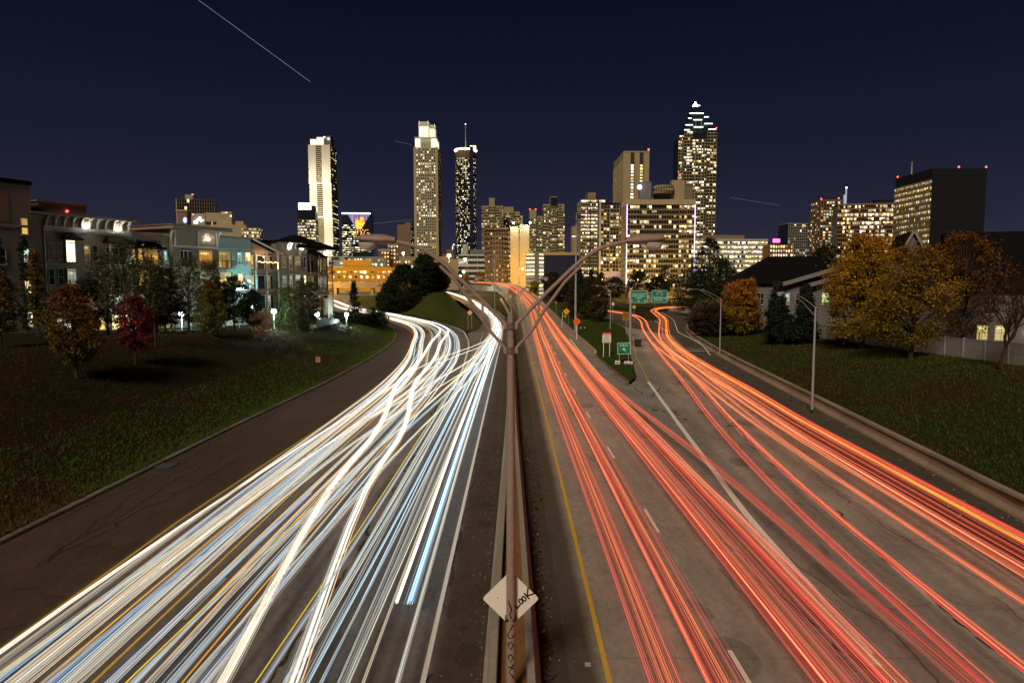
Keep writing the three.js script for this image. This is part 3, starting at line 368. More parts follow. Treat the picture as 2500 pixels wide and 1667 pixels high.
// lit lamps: globe plus point light of the same colour
function litLamp(name, label, x, y0, z, h, col, cd, r, group, arm = 0, glare = 16) {
  const t = thing(name, label, 'street lamp', [x, y0, z], 0, group), m = name === 'garden_lamp' ? M.white : M.galv;
  obj('pole', new GB().tube([[0, -.4, 0], [0, h - r, 0]], (q) => lerp(.09, .05, q), 8), m, t);
  if (arm) obj('arm', new GB().tube([[0, h - r, 0], [arm, h + .1, 0]], .05, 6), m, t);
  obj('lamp_globe', new GB().sphere(arm, h, 0, r, 12, 8), glow(col[0] * glare, col[1] * glare, col[2] * glare), t).castShadow = false;
  obj('lamp_collar', new GB().cyl(arm, h + r * .8, h + r * 1.15, 0, r * .9, r * .5, 10), M.black, t);
  const L = new THREE.PointLight(new THREE.Color().setRGB(...col), cd); L.position.set(arm, r > .24 ? h - r - .2 : h, 0); L.shadow.radius = Math.min(r, .3) * 50; L.castShadow = true; t.add(L); return t;
}
const CY = [.7, 1, .9], SO = [1, .55, .1];
litLamp('garden_lamp', 'lit white garden lamp before the apartments, leftmost of the five', -43, 4.3, -90.5, 2.0, CY, 110, .36, null, 0, 34);
litLamp('garden_lamp', 'lit white garden lamp standing highest, behind the small pink leaved tree', -35.2, 4.1, -95, 3.1, CY, 125, .36, null, 0, 34);
litLamp('garden_lamp', 'lit white garden lamp just right of the small pink leaved tree', -33.2, 3.9, -97, 2.5, CY, 110, .34, null, 0, 34);
litLamp('garden_lamp', 'lit white garden lamp at the left end of the pale plank fence', -31.2, 3.4, -111.4, 2.0, CY, 110, .36, null, 0, 34);
litLamp('garden_lamp', 'lit white garden lamp at the right end of the pale plank fence', -29.6, 2.9, -124.4, 1.9, CY, 110, .34, null, 0, 34);
litLamp('sodium_lamp', 'big glowing orange street lamp crossing the left arm of the near median lamp', -30.6, 3, -340, 21.4, SO, 5000, .8, null, 0, 77);
litLamp('sodium_lamp', 'glowing orange street lamp before the blank orange apartment end wall', 9, 8, -600, 16.2, SO, 8500, .8, null, 0, 66);
litLamp('sodium_lamp', 'small orange lamp by the viaduct, higher of two close together', -30.5, 4, -440, 14.5, SO, 2000, .8, null, 0, 33);
litLamp('sodium_lamp', 'small orange lamp by the viaduct, lower of two close together', -31.5, 4, -425, 11.5, SO, 2000, .8, null, 0, 44);
litLamp('sodium_lamp', 'orange lamp under the bridge deck at the far left road', -112, 3, -402, 6.5, SO, 2600, .8, null, 0, 14);
litLamp('sodium_lamp', 'orange lamp on the bridge deck before the ochre long building', -88, 10, -418, 8, SO, 1700, .8, null, 0, 14);
litLamp('sodium_lamp', 'orange lamp on the bridge deck nearest the brown balconies', -112, 10, -418, 8, SO, 1700, .8, null, 0, 14);
litLamp('sodium_lamp', 'orange lamp at the foot of the purple edged office building', 86, 7, -478, 7, SO, 2200, .8, null, 0, 22);
litLamp('sodium_lamp', 'orange lamp among trees at the right foot of the purple edged building', 104, 7, -474, 6, [1, .66, .2], 2800, .8, null, 0, 22);
litLamp('sodium_lamp', 'orange street lamp behind the navy hall roof, between the central towers', 46, 6, -560, 9, SO, 6000, .8, null, 0, 40);
litLamp('sodium_lamp', 'orange street lamp at the foot of the brown office tower', 72, 6, -560, 9, SO, 6000, .8, null, 0, 40);
litLamp('sodium_lamp', 'orange street lamp before the low beige buildings left of the striped deck', -60, 8, -530, 10, SO, 5000, .8, null, 0, 40);
litLamp('roof_lamp', 'cold white flood lamp above the round tree crown', -76, 20, -490, 12.5, [.7, 1, .95], 2500, .8, null, 0, 46);
litLamp('roof_lamp', 'cold white flood lamp beside the striped parking deck', -36.3, 14, -540, 16, [.7, 1, .95], 4000, .8, null, 0, 77);
litLamp('roof_lamp', 'white flood lamp on the roof of the tall brown apartment slab', 1.2, 58.8, -629, 6.8, [1, .95, .8], 800, .8, null, 0, 33);
litLamp('roof_lamp', 'cold white flood lamp at the right roof corner of the apartment slab', 16.2, 58.8, -628, 7, [.75, 1, 1], 800, .8, null, 0, 24);

// ---------------------------------------------------------------- signs
function board(w, h, th, r = .06) { const s = new THREE.Shape(); s.moveTo(-w / 2 + r, -h / 2); s.lineTo(w / 2 - r, -h / 2); s.quadraticCurveTo(w / 2, -h / 2, w / 2, -h / 2 + r); s.lineTo(w / 2, h / 2 - r); s.quadraticCurveTo(w / 2, h / 2, w / 2 - r, h / 2); s.lineTo(-w / 2 + r, h / 2); s.quadraticCurveTo(-w / 2, h / 2, -w / 2, h / 2 - r); s.lineTo(-w / 2, -h / 2 + r); s.quadraticCurveTo(-w / 2, -h / 2, -w / 2 + r, -h / 2); const g = new THREE.ExtrudeGeometry(s, { depth: th, bevelEnabled: false, curveSegments: 4 }); const p = g.attributes.position, n = g.attributes.normal, u = g.attributes.uv; for (let k = 0; k < p.count; k++) { u.setXY(k, (p.getX(k) + w / 2) / w, (p.getY(k) + h / 2) / h); } return g; }
function panel(name, parent, w, h, [x, y, z], draw, pw, ph, { r, turn, ...rest } = {}) { const o = { r, turn }, m = new THREE.MeshStandardMaterial({ roughness: .45, map: canvas(pw, ph, draw), ...rest }); const g = board(w, h, .03, o.r ?? .07); const mesh = obj(name, g, m, parent); mesh.position.set(x, y, z); if (o.turn) mesh.rotation.z = o.turn; return mesh; }
const post = (t, x, y0, y1, m = M.galv, r = .04, z = -.06) => obj('post', new GB().box(x - r, x + r, y0, y1, z - r, z + r), m, t);
const text = (g, s, x, y, px, col = '#fff', f = 'bold', fam = 'sans-serif') => { g.fillStyle = col; g.font = `${f} ${px}px ${fam}`; g.textAlign = 'center'; g.textBaseline = 'middle'; g.fillText(s, x, y); };
{ // blank back of a diamond sign on the near pole, with black scrawl
  const t = thing('diamond_sign', 'pale blank diamond sign back with black spray scrawl on the near median pole', 'sign', [-.03, 2.79, -15.28]);
  const d = panel('sign_plate', t, .93, .93, [0, 0, -.3], (g, w, h) => { g.fillStyle = '#e6ddcf'; g.fillRect(0, 0, w, h); g.translate(w / 2, h / 2); g.rotate(Math.PI / 4); g.strokeStyle = '#0b0908'; g.lineWidth = 15; g.lineCap = 'round'; g.lineJoin = 'round'; g.save(); g.translate(58, 132); g.rotate(-.68); g.scale(1.32, 1.32); const P = (a) => { g.beginPath(); a.forEach(([x, y], k) => k ? g.lineTo(x, y) : g.moveTo(x, y)); g.stroke(); }; P([[20, -66], [14, 10], [60, 0]]); g.beginPath(); g.ellipse(88, -22, 16, 24, .1, 0, 7); g.stroke(); g.beginPath(); g.ellipse(128, -24, 16, 24, .1, 0, 7); g.stroke(); P([[164, -62], [166, 6]]); P([[226, -84], [170, -26], [234, -4]]); g.restore(); }, 512, 512, { turn: Math.PI / 4, roughness: .6 });
  for (const [u, v] of [[-.3, .02], [.34, -.02]]) obj('bolt', new GB().geo(new THREE.SphereGeometry(.016, 8, 5), new THREE.Matrix4().makeTranslation(u, v, -.262)), M.galv, t); obj('sign_clamp', new GB().box(-.13, .13, -.44, -.38, -.255, -.03), M.black, t);
  const onPole = (a) => a.map(([x, y]) => { const R = lerp(.115, .074, (2.49 + y) / 9) + .003; return [x, y, -.12 + Math.sqrt(R * R - x * x)]; });
  const s = new GB(); for (const a of [[[-.05, .06], [-.02, -.04], [.02, -.14], [-.02, -.24], [.0, -.32], [.03, -.36]], [[.06, -.5], [.0, -.6], [-.07, -.74], [-.03, -.82], [.03, -.8], [.07, -.74]], [[-.06, -.96], [.0, -.9], [.06, -.98], [.0, -1.08], [-.06, -.98], [-.03, -.92]], [[-.06, -1.26], [.0, -1.19], [.06, -1.27], [.0, -1.38], [-.06, -1.28], [-.03, -1.21]], [[-.06, -1.52], [.0, -1.49], [.07, -1.56]], [[.06, -1.44], [.02, -1.52], [-.04, -1.62], [.03, -1.7], [.07, -1.78]]]) s.tube(onPole(a), .015, 5); obj('scrawl', s, M.black, t);
}
{ // green EXIT sign
  const t = thing('exit_sign', 'green EXIT sign with a white arrow on the tip of the grass island', 'sign', [13.9, 0, -86], .0);
  panel('sign_plate', t, 1.62, 1.42, [0, 2.2, 0], (g, w, h) => { g.fillStyle = '#f2f2ea'; g.fillRect(0, 0, w, h); g.fillStyle = '#0a7f68'; g.beginPath(); g.roundRect(14, 14, w - 28, h - 28, 26); g.fill(); g.save(); g.translate(w / 2, 104); g.scale(1.12, 1); text(g, 'E X I T', 0, 0, 96); g.restore(); g.fillStyle = '#f4f4ee'; g.save(); g.translate(w / 2 + 8, 270); g.rotate(-.78); g.fillRect(-15, -20, 30, 96); g.beginPath(); g.moveTo(-58, -6); g.lineTo(0, -84); g.lineTo(58, -6); g.fill(); g.restore(); g.strokeStyle = '#060606'; g.lineWidth = 13; g.beginPath(); for (let k = 0; k < 24; k++) g.lineTo(44 + k * 11.5, 372 + 30 * Math.sin(k * 2.2) * (1 - k / 30)); g.stroke(); }, 512, 449).rotation.z = .03;
  post(t, -.56, -.2, 2.7); post(t, .56, -.2, 2.7);
}
{ const t = thing('road_notice', 'white notice board with an orange striped top on two white posts', 'sign', [12.97, 0, -95]); panel('sign_plate', t, 1.2, 1.36, [0, 2.85, 0], (g, w, h) => { g.fillStyle = '#e9e6e0'; g.fillRect(0, 0, w, h); g.fillStyle = '#d8431c'; g.fillRect(0, 0, w, 96); g.strokeStyle = '#efe2d2'; g.lineWidth = 22; for (const x of [30, 150, 260]) { g.beginPath(); g.moveTo(x, 96); g.lineTo(x + 90, 4); g.stroke(); } text(g, 'SPEEDING', w / 2, 150, 56, '#2a2622'); text(g, 'FINES', w / 2, 210, 56, '#2a2622'); g.fillStyle = '#55504a'; for (const y of [250, 300, 350, 392]) for (let k = 0; k < 9; k++) g.fillRect(34 + k * 36, y, 20 + (k * y) % 9, 22); }, 384, 435); post(t, -.42, -.2, 2.25, M.white, .05); post(t, .42, -.2, 2.25, M.white, .05); }
for (const [x, y, draw, label] of [[12.9, .62, (g, w, h) => { g.fillStyle = '#e8e4dc'; g.fillRect(0, 0, w, h); g.fillStyle = '#b32018'; g.fillRect(20, h * .62, w - 40, 26); g.fillStyle = '#a09030'; g.fillRect(30, 24, w - 60, 20); g.fillRect(44, 56, w - 90, 14); }, 'small white yard sign with a red stripe left under the exit sign']]) { const t = thing('yard_sign', label, 'sign', [x, 0, -84.6]); panel('sign_plate', t, .62, .46, [0, y, 0], draw, 192, 142, { r: .01 }); post(t, 0, -.1, y, M.galv, .02, -.03); }
{ const t = thing('yard_sign', 'white and blue yard sign pair with a black arrow right under the exit sign', 'sign', [14.2, 0, -84.5]); panel('sign_plate', t, .62, .42, [-.2, .58, 0], (g, w, h) => { g.fillStyle = '#e6e6e4'; g.fillRect(0, 0, w, h); g.fillStyle = '#2f72b8'; g.fillRect(10, h * .62, w - 20, 34); g.fillStyle = '#7a8790'; g.fillRect(18, 26, w - 50, 16); }, 192, 130, { r: .01 }); panel('sign_plate', t, .44, .4, [.28, .55, .06], (g, w, h) => { g.fillStyle = '#e6e6e4'; g.fillRect(0, 0, w, h); g.strokeStyle = '#111'; g.lineWidth = 18; g.beginPath(); g.moveTo(30, 30); g.lineTo(w - 40, h / 2); g.lineTo(30, h - 30); g.stroke(); }, 140, 128, { r: .01 }).rotation.z = -.3; post(t, -.1, -.1, .5, M.galv, .02, -.03); post(t, .3, -.1, .5, M.galv, .02, .03); }
const diamond = (t, s, y, draw, o = {}) => panel('sign_plate', t, s, s, [0, y, 0], (g, w, h) => { g.save(); g.translate(w / 2, h / 2); g.rotate(Math.PI / 4); draw(g, w, h); g.restore(); }, 256, 256, { turn: Math.PI / 4, ...o });
const fillD = (c) => (g, w) => { g.fillStyle = c; g.fillRect(-w, -w, 2 * w, 2 * w); };
{ const t = thing('diamond_sign', 'orange work zone diamond sign on a white post before the mast', 'sign', [11.95, 0, -128]); diamond(t, 1.05, 3.35, (g, w) => { fillD('#f0642a')(g, w); g.strokeStyle = '#f7c8a0'; text(g, 'ROAD', 0, -44, 42, '#b3381a'); text(g, 'WORK', 0, 4, 42, '#b3381a'); text(g, 'AHEAD', 0, 50, 42, '#b3381a'); }); post(t, 0, 0, 3, M.white, .07, -.1); }
{ const t = thing('diamond_sign', 'yellow left curve diamond sign with a small speed plate under it', 'sign', [10.95, .1, -140], .1); t.position.x = 12.9; t.position.z = -165; t.scale.setScalar(.84); t.position.y = .5; diamond(t, 1.35, 4.0, (g, w) => { fillD('#e8b80a')(g, w); g.strokeStyle = '#15120a'; g.lineWidth = 22; g.beginPath(); g.moveTo(24, 66); g.lineTo(24, 6); g.quadraticCurveTo(22, -26, -18, -34); g.stroke(); g.fillStyle = '#15120a'; g.beginPath(); g.moveTo(-56, -38); g.lineTo(-10, -66); g.lineTo(-8, -8); g.fill(); }); panel('speed_plate', t, .62, .62, [-.35, 2.62, .05], (g, w, h) => { g.fillStyle = '#d9a60a'; g.fillRect(0, 0, w, h); text(g, '35', w / 2, h * .42, 76, '#15120a'); text(g, 'MPH', w / 2, h * .8, 34, '#15120a'); }, 128, 128, { r: .03 }); post(t, -.35, -.2, 2.9); post(t, .55, -.2, 3.6); }
{ const t = thing('marker_post', 'slim white marker post leaning beside the yellow curve sign', 'post', [11.7, .1, -163]); obj('post', new GB().tube([[0, 0, 0], [.18, 3.6, 0]], .07, 8), M.white, t); obj('base_plate', new GB().box(-.18, .18, -.02, .1, -.18, .18), M.black, t); }
{ const t = thing('crash_cushion', 'white and dark guard rail end lying at the kerb below the yellow curve sign', 'guard rail', [13.4, .1, -150], .9); for (let k = 0; k < 6; k++) obj('rail_piece', new GB().box(k * .8, k * .8 + .5, .35 - .02 * k, .95 - .05 * k, -.12, .12), k % 2 ? M.white : M.black, t); obj('post', new GB().box(.1, .2, -.1, .5, -.1, .1), M.galv, t); }
{ const t = thing('diamond_sign', 'pink orange diamond sign on two thin posts on the grass nose at the left curve', 'sign', [-9.8, 0, -160]); t.position.x = -9.7; diamond(t, .92, 3.75, fillD('#e3a488')); post(t, -.42, 0, 3.2, M.galv, .045); post(t, .42, 0, 3.2, M.galv, .045); }
{ const t = thing('diamond_sign', 'yellow diamond sign before the viaduct, right of the left curve grass', 'sign', [-.5, .5, -200]); diamond(t, .84, 6.3, (g, w) => { fillD('#d9a81c')(g, w); g.strokeStyle = '#2a1d08'; g.lineWidth = 20; g.beginPath(); g.moveTo(20, 60); g.lineTo(20, 0); g.lineTo(-40, -30); g.stroke(); }); post(t, -.3, -.6, 6); post(t, .3, -.6, 6); }
for (const [x, z, y, s, c, label] of [[25.4, -175, 5.3, .62, '#f2e9b4', 'small pale yellow diamond sign left of the sign gantry, high before dark trees'], [33.3, -190, 4.1, .8, '#e3c32c', 'small yellow diamond sign with a black mark under the left green sign'], [13.6, -215, 4.7, .72, '#a86a28', 'dull brown diamond sign back beside the bend of the red lanes']]) { const t = thing('diamond_sign', label, 'sign', [x, 0, z]); diamond(t, s, y, (g, w) => { fillD(c)(g, w); if (c === '#e3c32c') { g.fillStyle = '#1a1608'; g.fillRect(-14, -50, 28, 44); g.fillRect(-22, 6, 44, 40); } }); post(t, 0, 0, y); }
{ const t = thing('road_sign', 'small brown square sign plate beside the left gantry post', 'sign', [22.2, 0, -135]); panel('sign_plate', t, 1.5, 1.7, [0, 4.0, 0], (g, w, h) => { g.fillStyle = '#9a6414'; g.fillRect(0, 0, w, h); g.fillStyle = '#5f3c0c'; g.fillRect(26, 40, w - 52, 16); g.fillRect(34, 74, w - 70, 14); }, 128, 145); post(t, 0, 0, 3.5); }
{ const t = thing('road_sign', 'small white square sign under the right green sign', 'sign', [47.6, 0, -232]); panel('sign_plate', t, 1.5, 1.8, [0, 6.6, 0], (g, w, h) => { g.fillStyle = '#f4f4ee'; g.fillRect(0, 0, w, h); g.fillStyle = '#333'; g.fillRect(30, 30, w - 60, 10); }, 128, 150); post(t, 0, 0, 6); }
{ const t = thing('road_sign', 'pinkish back of a small sign on one post low on the left grass bank', 'sign', [-20.6, .6, -73.5]); panel('sign_plate', t, .5, .62, [0, 1.55, 0], (g, w, h) => { g.fillStyle = '#a86c58'; g.fillRect(0, 0, w, h); }, 64, 80); post(t, 0, -.4, 1.8, M.bark, .035, -.03); }
{ const t = thing('road_sign', 'narrow dark sign on two posts before the viaduct wall', 'sign', [-6.2, .6, -190]); panel('sign_plate', t, .7, 1.3, [0, 3.6, 0], (g, w, h) => { g.fillStyle = '#6c7078'; g.fillRect(0, 0, w, h); }, 64, 110); post(t, -.2, -.6, 4); }
{ // gantry with two green guide signs
  const t = thing('sign_gantry', 'overhead gantry carrying two green guide signs above the exit ramp', 'sign gantry', [0, 0, -118]);
  obj('post', new GB().tube([[20.1, -.2, 0], [20.1, 8.9, 0]], .22, 10), M.galv, t);
  for (const y of [8.72, 8.15, 7.75]) obj('beam', new GB().bar([20.1, y, -.1], [26.5, y, -.1], .13), M.galv, t);
  { const g = new GB(); for (let k = 0; k < 6; k++) g.bar([20.3 + k, k % 2 ? 8.7 : 7.8, -.1], [21.3 + k, k % 2 ? 7.8 : 8.7, -.1], .06); obj('lattice', g, M.galv, t); }
  obj('catwalk', new GB().box(19.2 + 1.2, 27.5, 6.7, 6.76, .1, .9).box(20.4, 27.5, 6.8, 6.83, .88, .92), M.black, t);
  panel('guide_sign', t, 2.95, 2.08, [21.4, 8.1, .15], (g, w, h) => { g.fillStyle = '#dfe8e0'; g.fillRect(0, 0, w, h); g.fillStyle = '#0b7f6c'; g.beginPath(); g.roundRect(9, 9, w - 18, h - 18, 20); g.fill(); text(g, 'Andrew Young Intl Blvd', w / 2, 100, 40, '#e8f0e6'); text(g, 'World Congress', w / 2, 160, 50, '#f4f6ee'); text(g, 'Center', w / 2, 220, 50, '#f4f6ee'); for (const x of [58, w / 2, w - 58]) { g.fillStyle = '#f4f6ee'; g.fillRect(x - 6, 276, 12, 28); g.beginPath(); g.moveTo(x - 26, 300); g.lineTo(x + 26, 300); g.lineTo(x, 332); g.fill(); } }, 512, 361, { r: .1 });
  panel('guide_sign', t, 2.6, 2.06, [24.93, 8.14, .15], (g, w, h) => { g.fillStyle = '#dfe8e0'; g.fillRect(0, 0, w, h); g.fillStyle = '#0b7f6c'; g.beginPath(); g.roundRect(9, 9, w - 18, h - 18, 20); g.fill(); text(g, 'NORTH', w / 2, 52, 44, '#e8f0e6'); for (const [x, s] of [[w / 2 - 76, '75'], [w / 2 + 76, '85']]) { g.fillStyle = '#23409a'; g.beginPath(); g.moveTo(x - 46, 92); g.quadraticCurveTo(x, 78, x + 46, 92); g.quadraticCurveTo(x + 56, 146, x, 186); g.quadraticCurveTo(x - 56, 146, x - 46, 92); g.fill(); g.fillStyle = '#c3402e'; g.fillRect(x - 45, 90, 90, 22); text(g, s, x, 140, 50, '#fff'); } text(g, 'Chattanooga', w / 2 - 40, 240, 56, '#f4f6ee'); text(g, 'Greenville', w / 2 - 40, 312, 56, '#f4f6ee'); g.save(); g.translate(w - 58, 262); g.rotate(.8); g.fillStyle = '#f4f6ee'; g.fillRect(-8, -6, 16, 48); g.beginPath(); g.moveTo(-30, 0); g.lineTo(30, 0); g.lineTo(0, -38); g.fill(); g.restore(); }, 512, 406, { r: .1 });
}
{ const t = thing('utility_cabinet', 'low dark utility box on the grass island beside the ramp', 'cabinet', [20.5, .2, -113]); obj('cabinet_body', new GB().box(-.5, .5, 0, 1.1, -.4, .4), M.black, t); obj('cabinet_lid', new GB().box(-.54, .54, 1.1, 1.16, -.44, .44), M.galv, t); }
// ---------------------------------------------------------------- skyline
// A facade in its own axes: u along it, v up, n out of it. Faces: f front (+z), l left (-x), r right (+x). Glass body, piers and spandrels proud of it, lit rooms behind some panes.
function facade(F, o) { // F: {frame, lit: {key: GB}, place(u, v, n)}
  const { L, y0, y1, cols, rows, pier = .25, span = .35, t = .35, p = .3, rowLit = .06, rooms = ['far'], mull = 0, vary = 0 } = o, bw = L / cols, fh = (y1 - y0) / rows, P = F.place;
  const bx = (gb, u0, u1, v0, v1, n0, n1) => { const q = (u, v, n) => P(u, v, n); gb.quad(q(u0, v0, n1), q(u1, v0, n1), q(u1, v1, n1), q(u0, v1, n1), [u0, v0, u1, v1]).quad(q(u0, v1, n0), q(u0, v1, n1), q(u1, v1, n1), q(u1, v1, n0)).quad(q(u0, v0, n1), q(u0, v0, n0), q(u1, v0, n0), q(u1, v0, n1)).quad(q(u0, v0, n0), q(u0, v0, n1), q(u0, v1, n1), q(u0, v1, n0)).quad(q(u1, v0, n1), q(u1, v0, n0), q(u1, v1, n0), q(u1, v1, n1)); };
  if (pier > 0) for (let c = 0; c <= cols; c++) { const w = bw * pier * (o.bigEvery && c % o.bigEvery === 0 ? 2.2 : 1), u = c * bw; bx(F.frame, Math.max(0, u - w / 2), Math.min(L, u + w / 2), y0, y1, 0, t); }
  if (span > 0) for (let r = 0; r <= rows; r++) { const h = fh * span, v = y0 + r * fh; bx(F.frame, 0, L, Math.max(y0, v - h / 2), Math.min(y1, v + h / 2), 0, t - .06); }
  for (let r = 0; r < rows; r++) {
    const whole = rnd() < rowLit, pr = whole ? .85 : p * (vary ? lerp(1 - vary, 1 + vary, fbm(r * .37, L)) : 1); let c = 0;
    while (c < cols) {
      if (rnd() < Math.min(.95, pr * 1.3) * (o.skip && o.skip(c, r) ? 0 : 1)) { const n = o.run && rnd() < .5 ? 1 + Math.floor(rnd() * 3) : 1; for (let k = 0; k < n && c < cols; k++, c++) { const u0 = c * bw + bw * pier * .5 + .05, u1 = (c + 1) * bw - bw * pier * .5 - .05, v0 = y0 + r * fh + fh * span * .5 + .04, v1 = y0 + (r + 1) * fh - fh * span * .5 - .04, half = o.half && rnd() < .4 ? (rnd() < .5 ? [u0, (u0 + u1) / 2] : [(u0 + u1) / 2, u1]) : [u0, u1], vv = rnd() < .3 ? lerp(v0, v1, .35) : v0, key = pick(rooms); (F.lit[key] ||= new GB()).quad(P(half[0], vv, .06), P(half[1], vv, .06), P(half[1], v1, .06), P(half[0], v1, .06), roomUV()); } } else c++;
    }
  }
}
const placer = { f: (x, y, z, w, d) => (u, v, n) => [x - w / 2 + u, v, z + d / 2 + n], l: (x, y, z, w, d) => (u, v, n) => [x - w / 2 - n, v, z - d / 2 + u], r: (x, y, z, w, d) => (u, v, n) => [x + w / 2 + n, v, z + d / 2 - u] };
// one block of a building: body, then a facade on the named faces
function block(t, o, acc) { const { x = 0, z = 0, w, d, y0, y1, body, faces } = o; acc.bodies.push([body, new GB().box(x - w / 2, x + w / 2, y0, y1, z - d / 2, z + d / 2)]); for (const [k, f] of Object.entries(faces || {})) facade({ frame: acc.frame, lit: acc.lit, place: placer[k](x, 0, z, w, d) }, { L: k === 'f' ? w : d, y0: f.y0 ?? y0, y1: f.y1 ?? y1, ...f }); }
function building(name, label, x, z, yaw, blocks, frameMat, extra) { // blocks stand round the group's origin; origin at the middle of the front foot
  const t = thing(name, label, 'building', [x, 0, z], yaw), acc = { frame: new GB(), lit: {}, bodies: [] };
  for (const b of blocks) block(t, b, acc);
  for (const [m, g] of acc.bodies) obj('wall', g, m, t);
  if (!acc.frame.empty) obj('facade_grid', acc.frame, frameMat, t, 'stuff');
  for (const [k, g] of Object.entries(acc.lit)) obj('lit_window', g, ROOM[k], t, 'stuff');
  if (extra) extra(t);
  return t;
}
const pushBack = (t, k) => { t.position.set(t.position.x * k, 10 - 10 * k, t.position.z * k); t.scale.setScalar(k); return t; }; // the same block, larger and farther off
const beacon = (t, x, y, z, r = .9) => obj('warning_light', new GB().sphere(x, y, z, r, 8, 6), M.redLamp, t);
const C = { tan: wallMat(.42, .36, .24), tanDark: wallMat(.25, .2, .13), cream: wallMat(.46, .38, .25), beige: wallMat(.44, .34, .2), olive: wallMat(.36, .31, .17), brown: wallMat(.24, .16, .105), pale: wallMat(.52, .5, .44), grey: wallMat(.2, .2, .21), dark: wallMat(.016, .018, .023, .95), brick: wallMat(.24, .105, .05), floodlit: wallMat(.72, .68, .56), ochre: wallMat(.5, .28, .04), navy: wallMat(.03, .033, .07), finGrey: wallMat(.4, .38, .33), rust: wallMat(.28, .15, .09) };
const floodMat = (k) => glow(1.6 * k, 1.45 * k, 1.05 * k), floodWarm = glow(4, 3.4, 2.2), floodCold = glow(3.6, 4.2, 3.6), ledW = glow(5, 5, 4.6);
rnd = rng(51);
// --- far left
building('office_tower', 'dark glass tower with tall pale vertical fins at the far left of the skyline', -404, -900, .3, [{ w: 44, d: 34, z: -17, y0: 0, y1: 119, body: M.glassDark, faces: { f: { cols: 15, rows: 26, pier: .1, span: .04, t: 1.2, p: .02, rowLit: .04 }, l: { cols: 6, rows: 26, pier: .1, span: .04, t: 1.2, p: .02 } } }, { x: -9, z: -14, w: 9, d: 9, y0: 119, y1: 126, body: C.finGrey }], C.cream, (t) => { obj('penthouse_lights', new GB().box(-12, -6, 119.5, 125, -9.4, -9.2), ROOM.dim, t); beacon(t, -5, 127, -14, 1); });
building('office_block', 'cream block with louvred dark window bands before the finned tower', -368, -850, .1, [{ x: -11, z: -12, w: 16, d: 22, y0: 0, y1: 96.5, body: C.cream, faces: { f: { cols: 4, rows: 24, pier: .6, span: .55, p: .16, y0: 20 } } }, { x: 7.5, z: -12, w: 20, d: 22, y0: 0, y1: 95.5, body: M.glassDark, faces: { f: { cols: 12, rows: 13, pier: .06, span: .42, p: .22, y1: 88 }, r: { cols: 6, rows: 13, pier: .1, span: .45, p: .4, y1: 88 } } }], C.cream, (t) => { obj('roof_band', new GB().box(-2.4, 17.4, 88, 97.5, -23, -.6), C.cream, t); const g = new GB(); for (const [x, y, r] of [[-14.5, 86, 2], [-11.5, 89, 1.6], [-9, 90.5, 1.9], [-7.6, 87.5, 1.4], [-12.4, 85.2, 1]]) g.sphere(x, y, -.5, r, 8, 6); obj('sign_lights', g, glow(3, 3, 3.6), t); });
building('brick_pylon', 'narrow brown pylon with a glowing blue oval sign beside the cream block', -300, -640, 0, [{ w: 9, d: 8, z: -4, y0: 0, y1: 77, body: C.brown }], C.brown, (t) => { obj('pylon_cap', new GB().box(-5.4, 5.4, 77, 78.4, -8.8, .8), C.beige, t); obj('oval_sign', new GB().geo(new THREE.CylinderGeometry(1.6, 1.6, .5, 18), new THREE.Matrix4().makeTranslation(2.6, 69, .4).multiply(new THREE.Matrix4().makeRotationX(Math.PI / 2)).multiply(new THREE.Matrix4().makeScale(1, 1, 1.6))), glow(.9, 1.1, 4), t); });
building('white_block', 'stepped windowless cream building right of the pylon in the left skyline', -322, -800, .12, [{ w: 37, d: 26, z: -13, y0: 0, y1: 78.6, body: C.cream }, { x: -9, z: -18, w: 17, d: 10, y0: 78.6, y1: 87, body: C.cream }, { x: 8, z: -18, w: 9, d: 10, y0: 78.6, y1: 84, body: C.beige }, { x: -12, z: -40, w: 12, d: 10, y0: 0, y1: 97, body: C.finGrey, faces: { f: { cols: 5, rows: 3, y0: 86, pier: .2, span: .4, p: .3 } } }], C.cream);
building('parking_deck', 'small cream block with rows of dark openings at the foot of the white stepped building', -291, -780, .1, [{ w: 19, d: 15, z: -8, y0: 0, y1: 73.5, body: M.black, faces: { f: { cols: 7, rows: 20, pier: .34, span: .42, p: .4 }, r: { cols: 4, rows: 20, pier: .34, span: .42, p: .3 } } }], C.cream);
building('office_tower', 'dark banded tower with a glaring sign on its roof, left of the floodlit tower', -292, -1000, .12, [{ w: 25, d: 22, z: -11, y0: 0, y1: 117, body: M.glassDark, faces: { f: { cols: 12, rows: 25, pier: .04, span: .42, p: .5, rowLit: .15, run: 1, y1: 103 }, r: { cols: 6, rows: 25, pier: .05, span: .42, p: .3, y1: 103 } } }], C.tanDark, (t) => { obj('roof_screen', new GB().box(-12, 11, 117, 123, -16, -3), C.dark, t); obj('roof_sign_light', new GB().box(-11, 6, 116.5, 126.5, -1.9, -1), glow(9, 7.6, 4.6), t); });
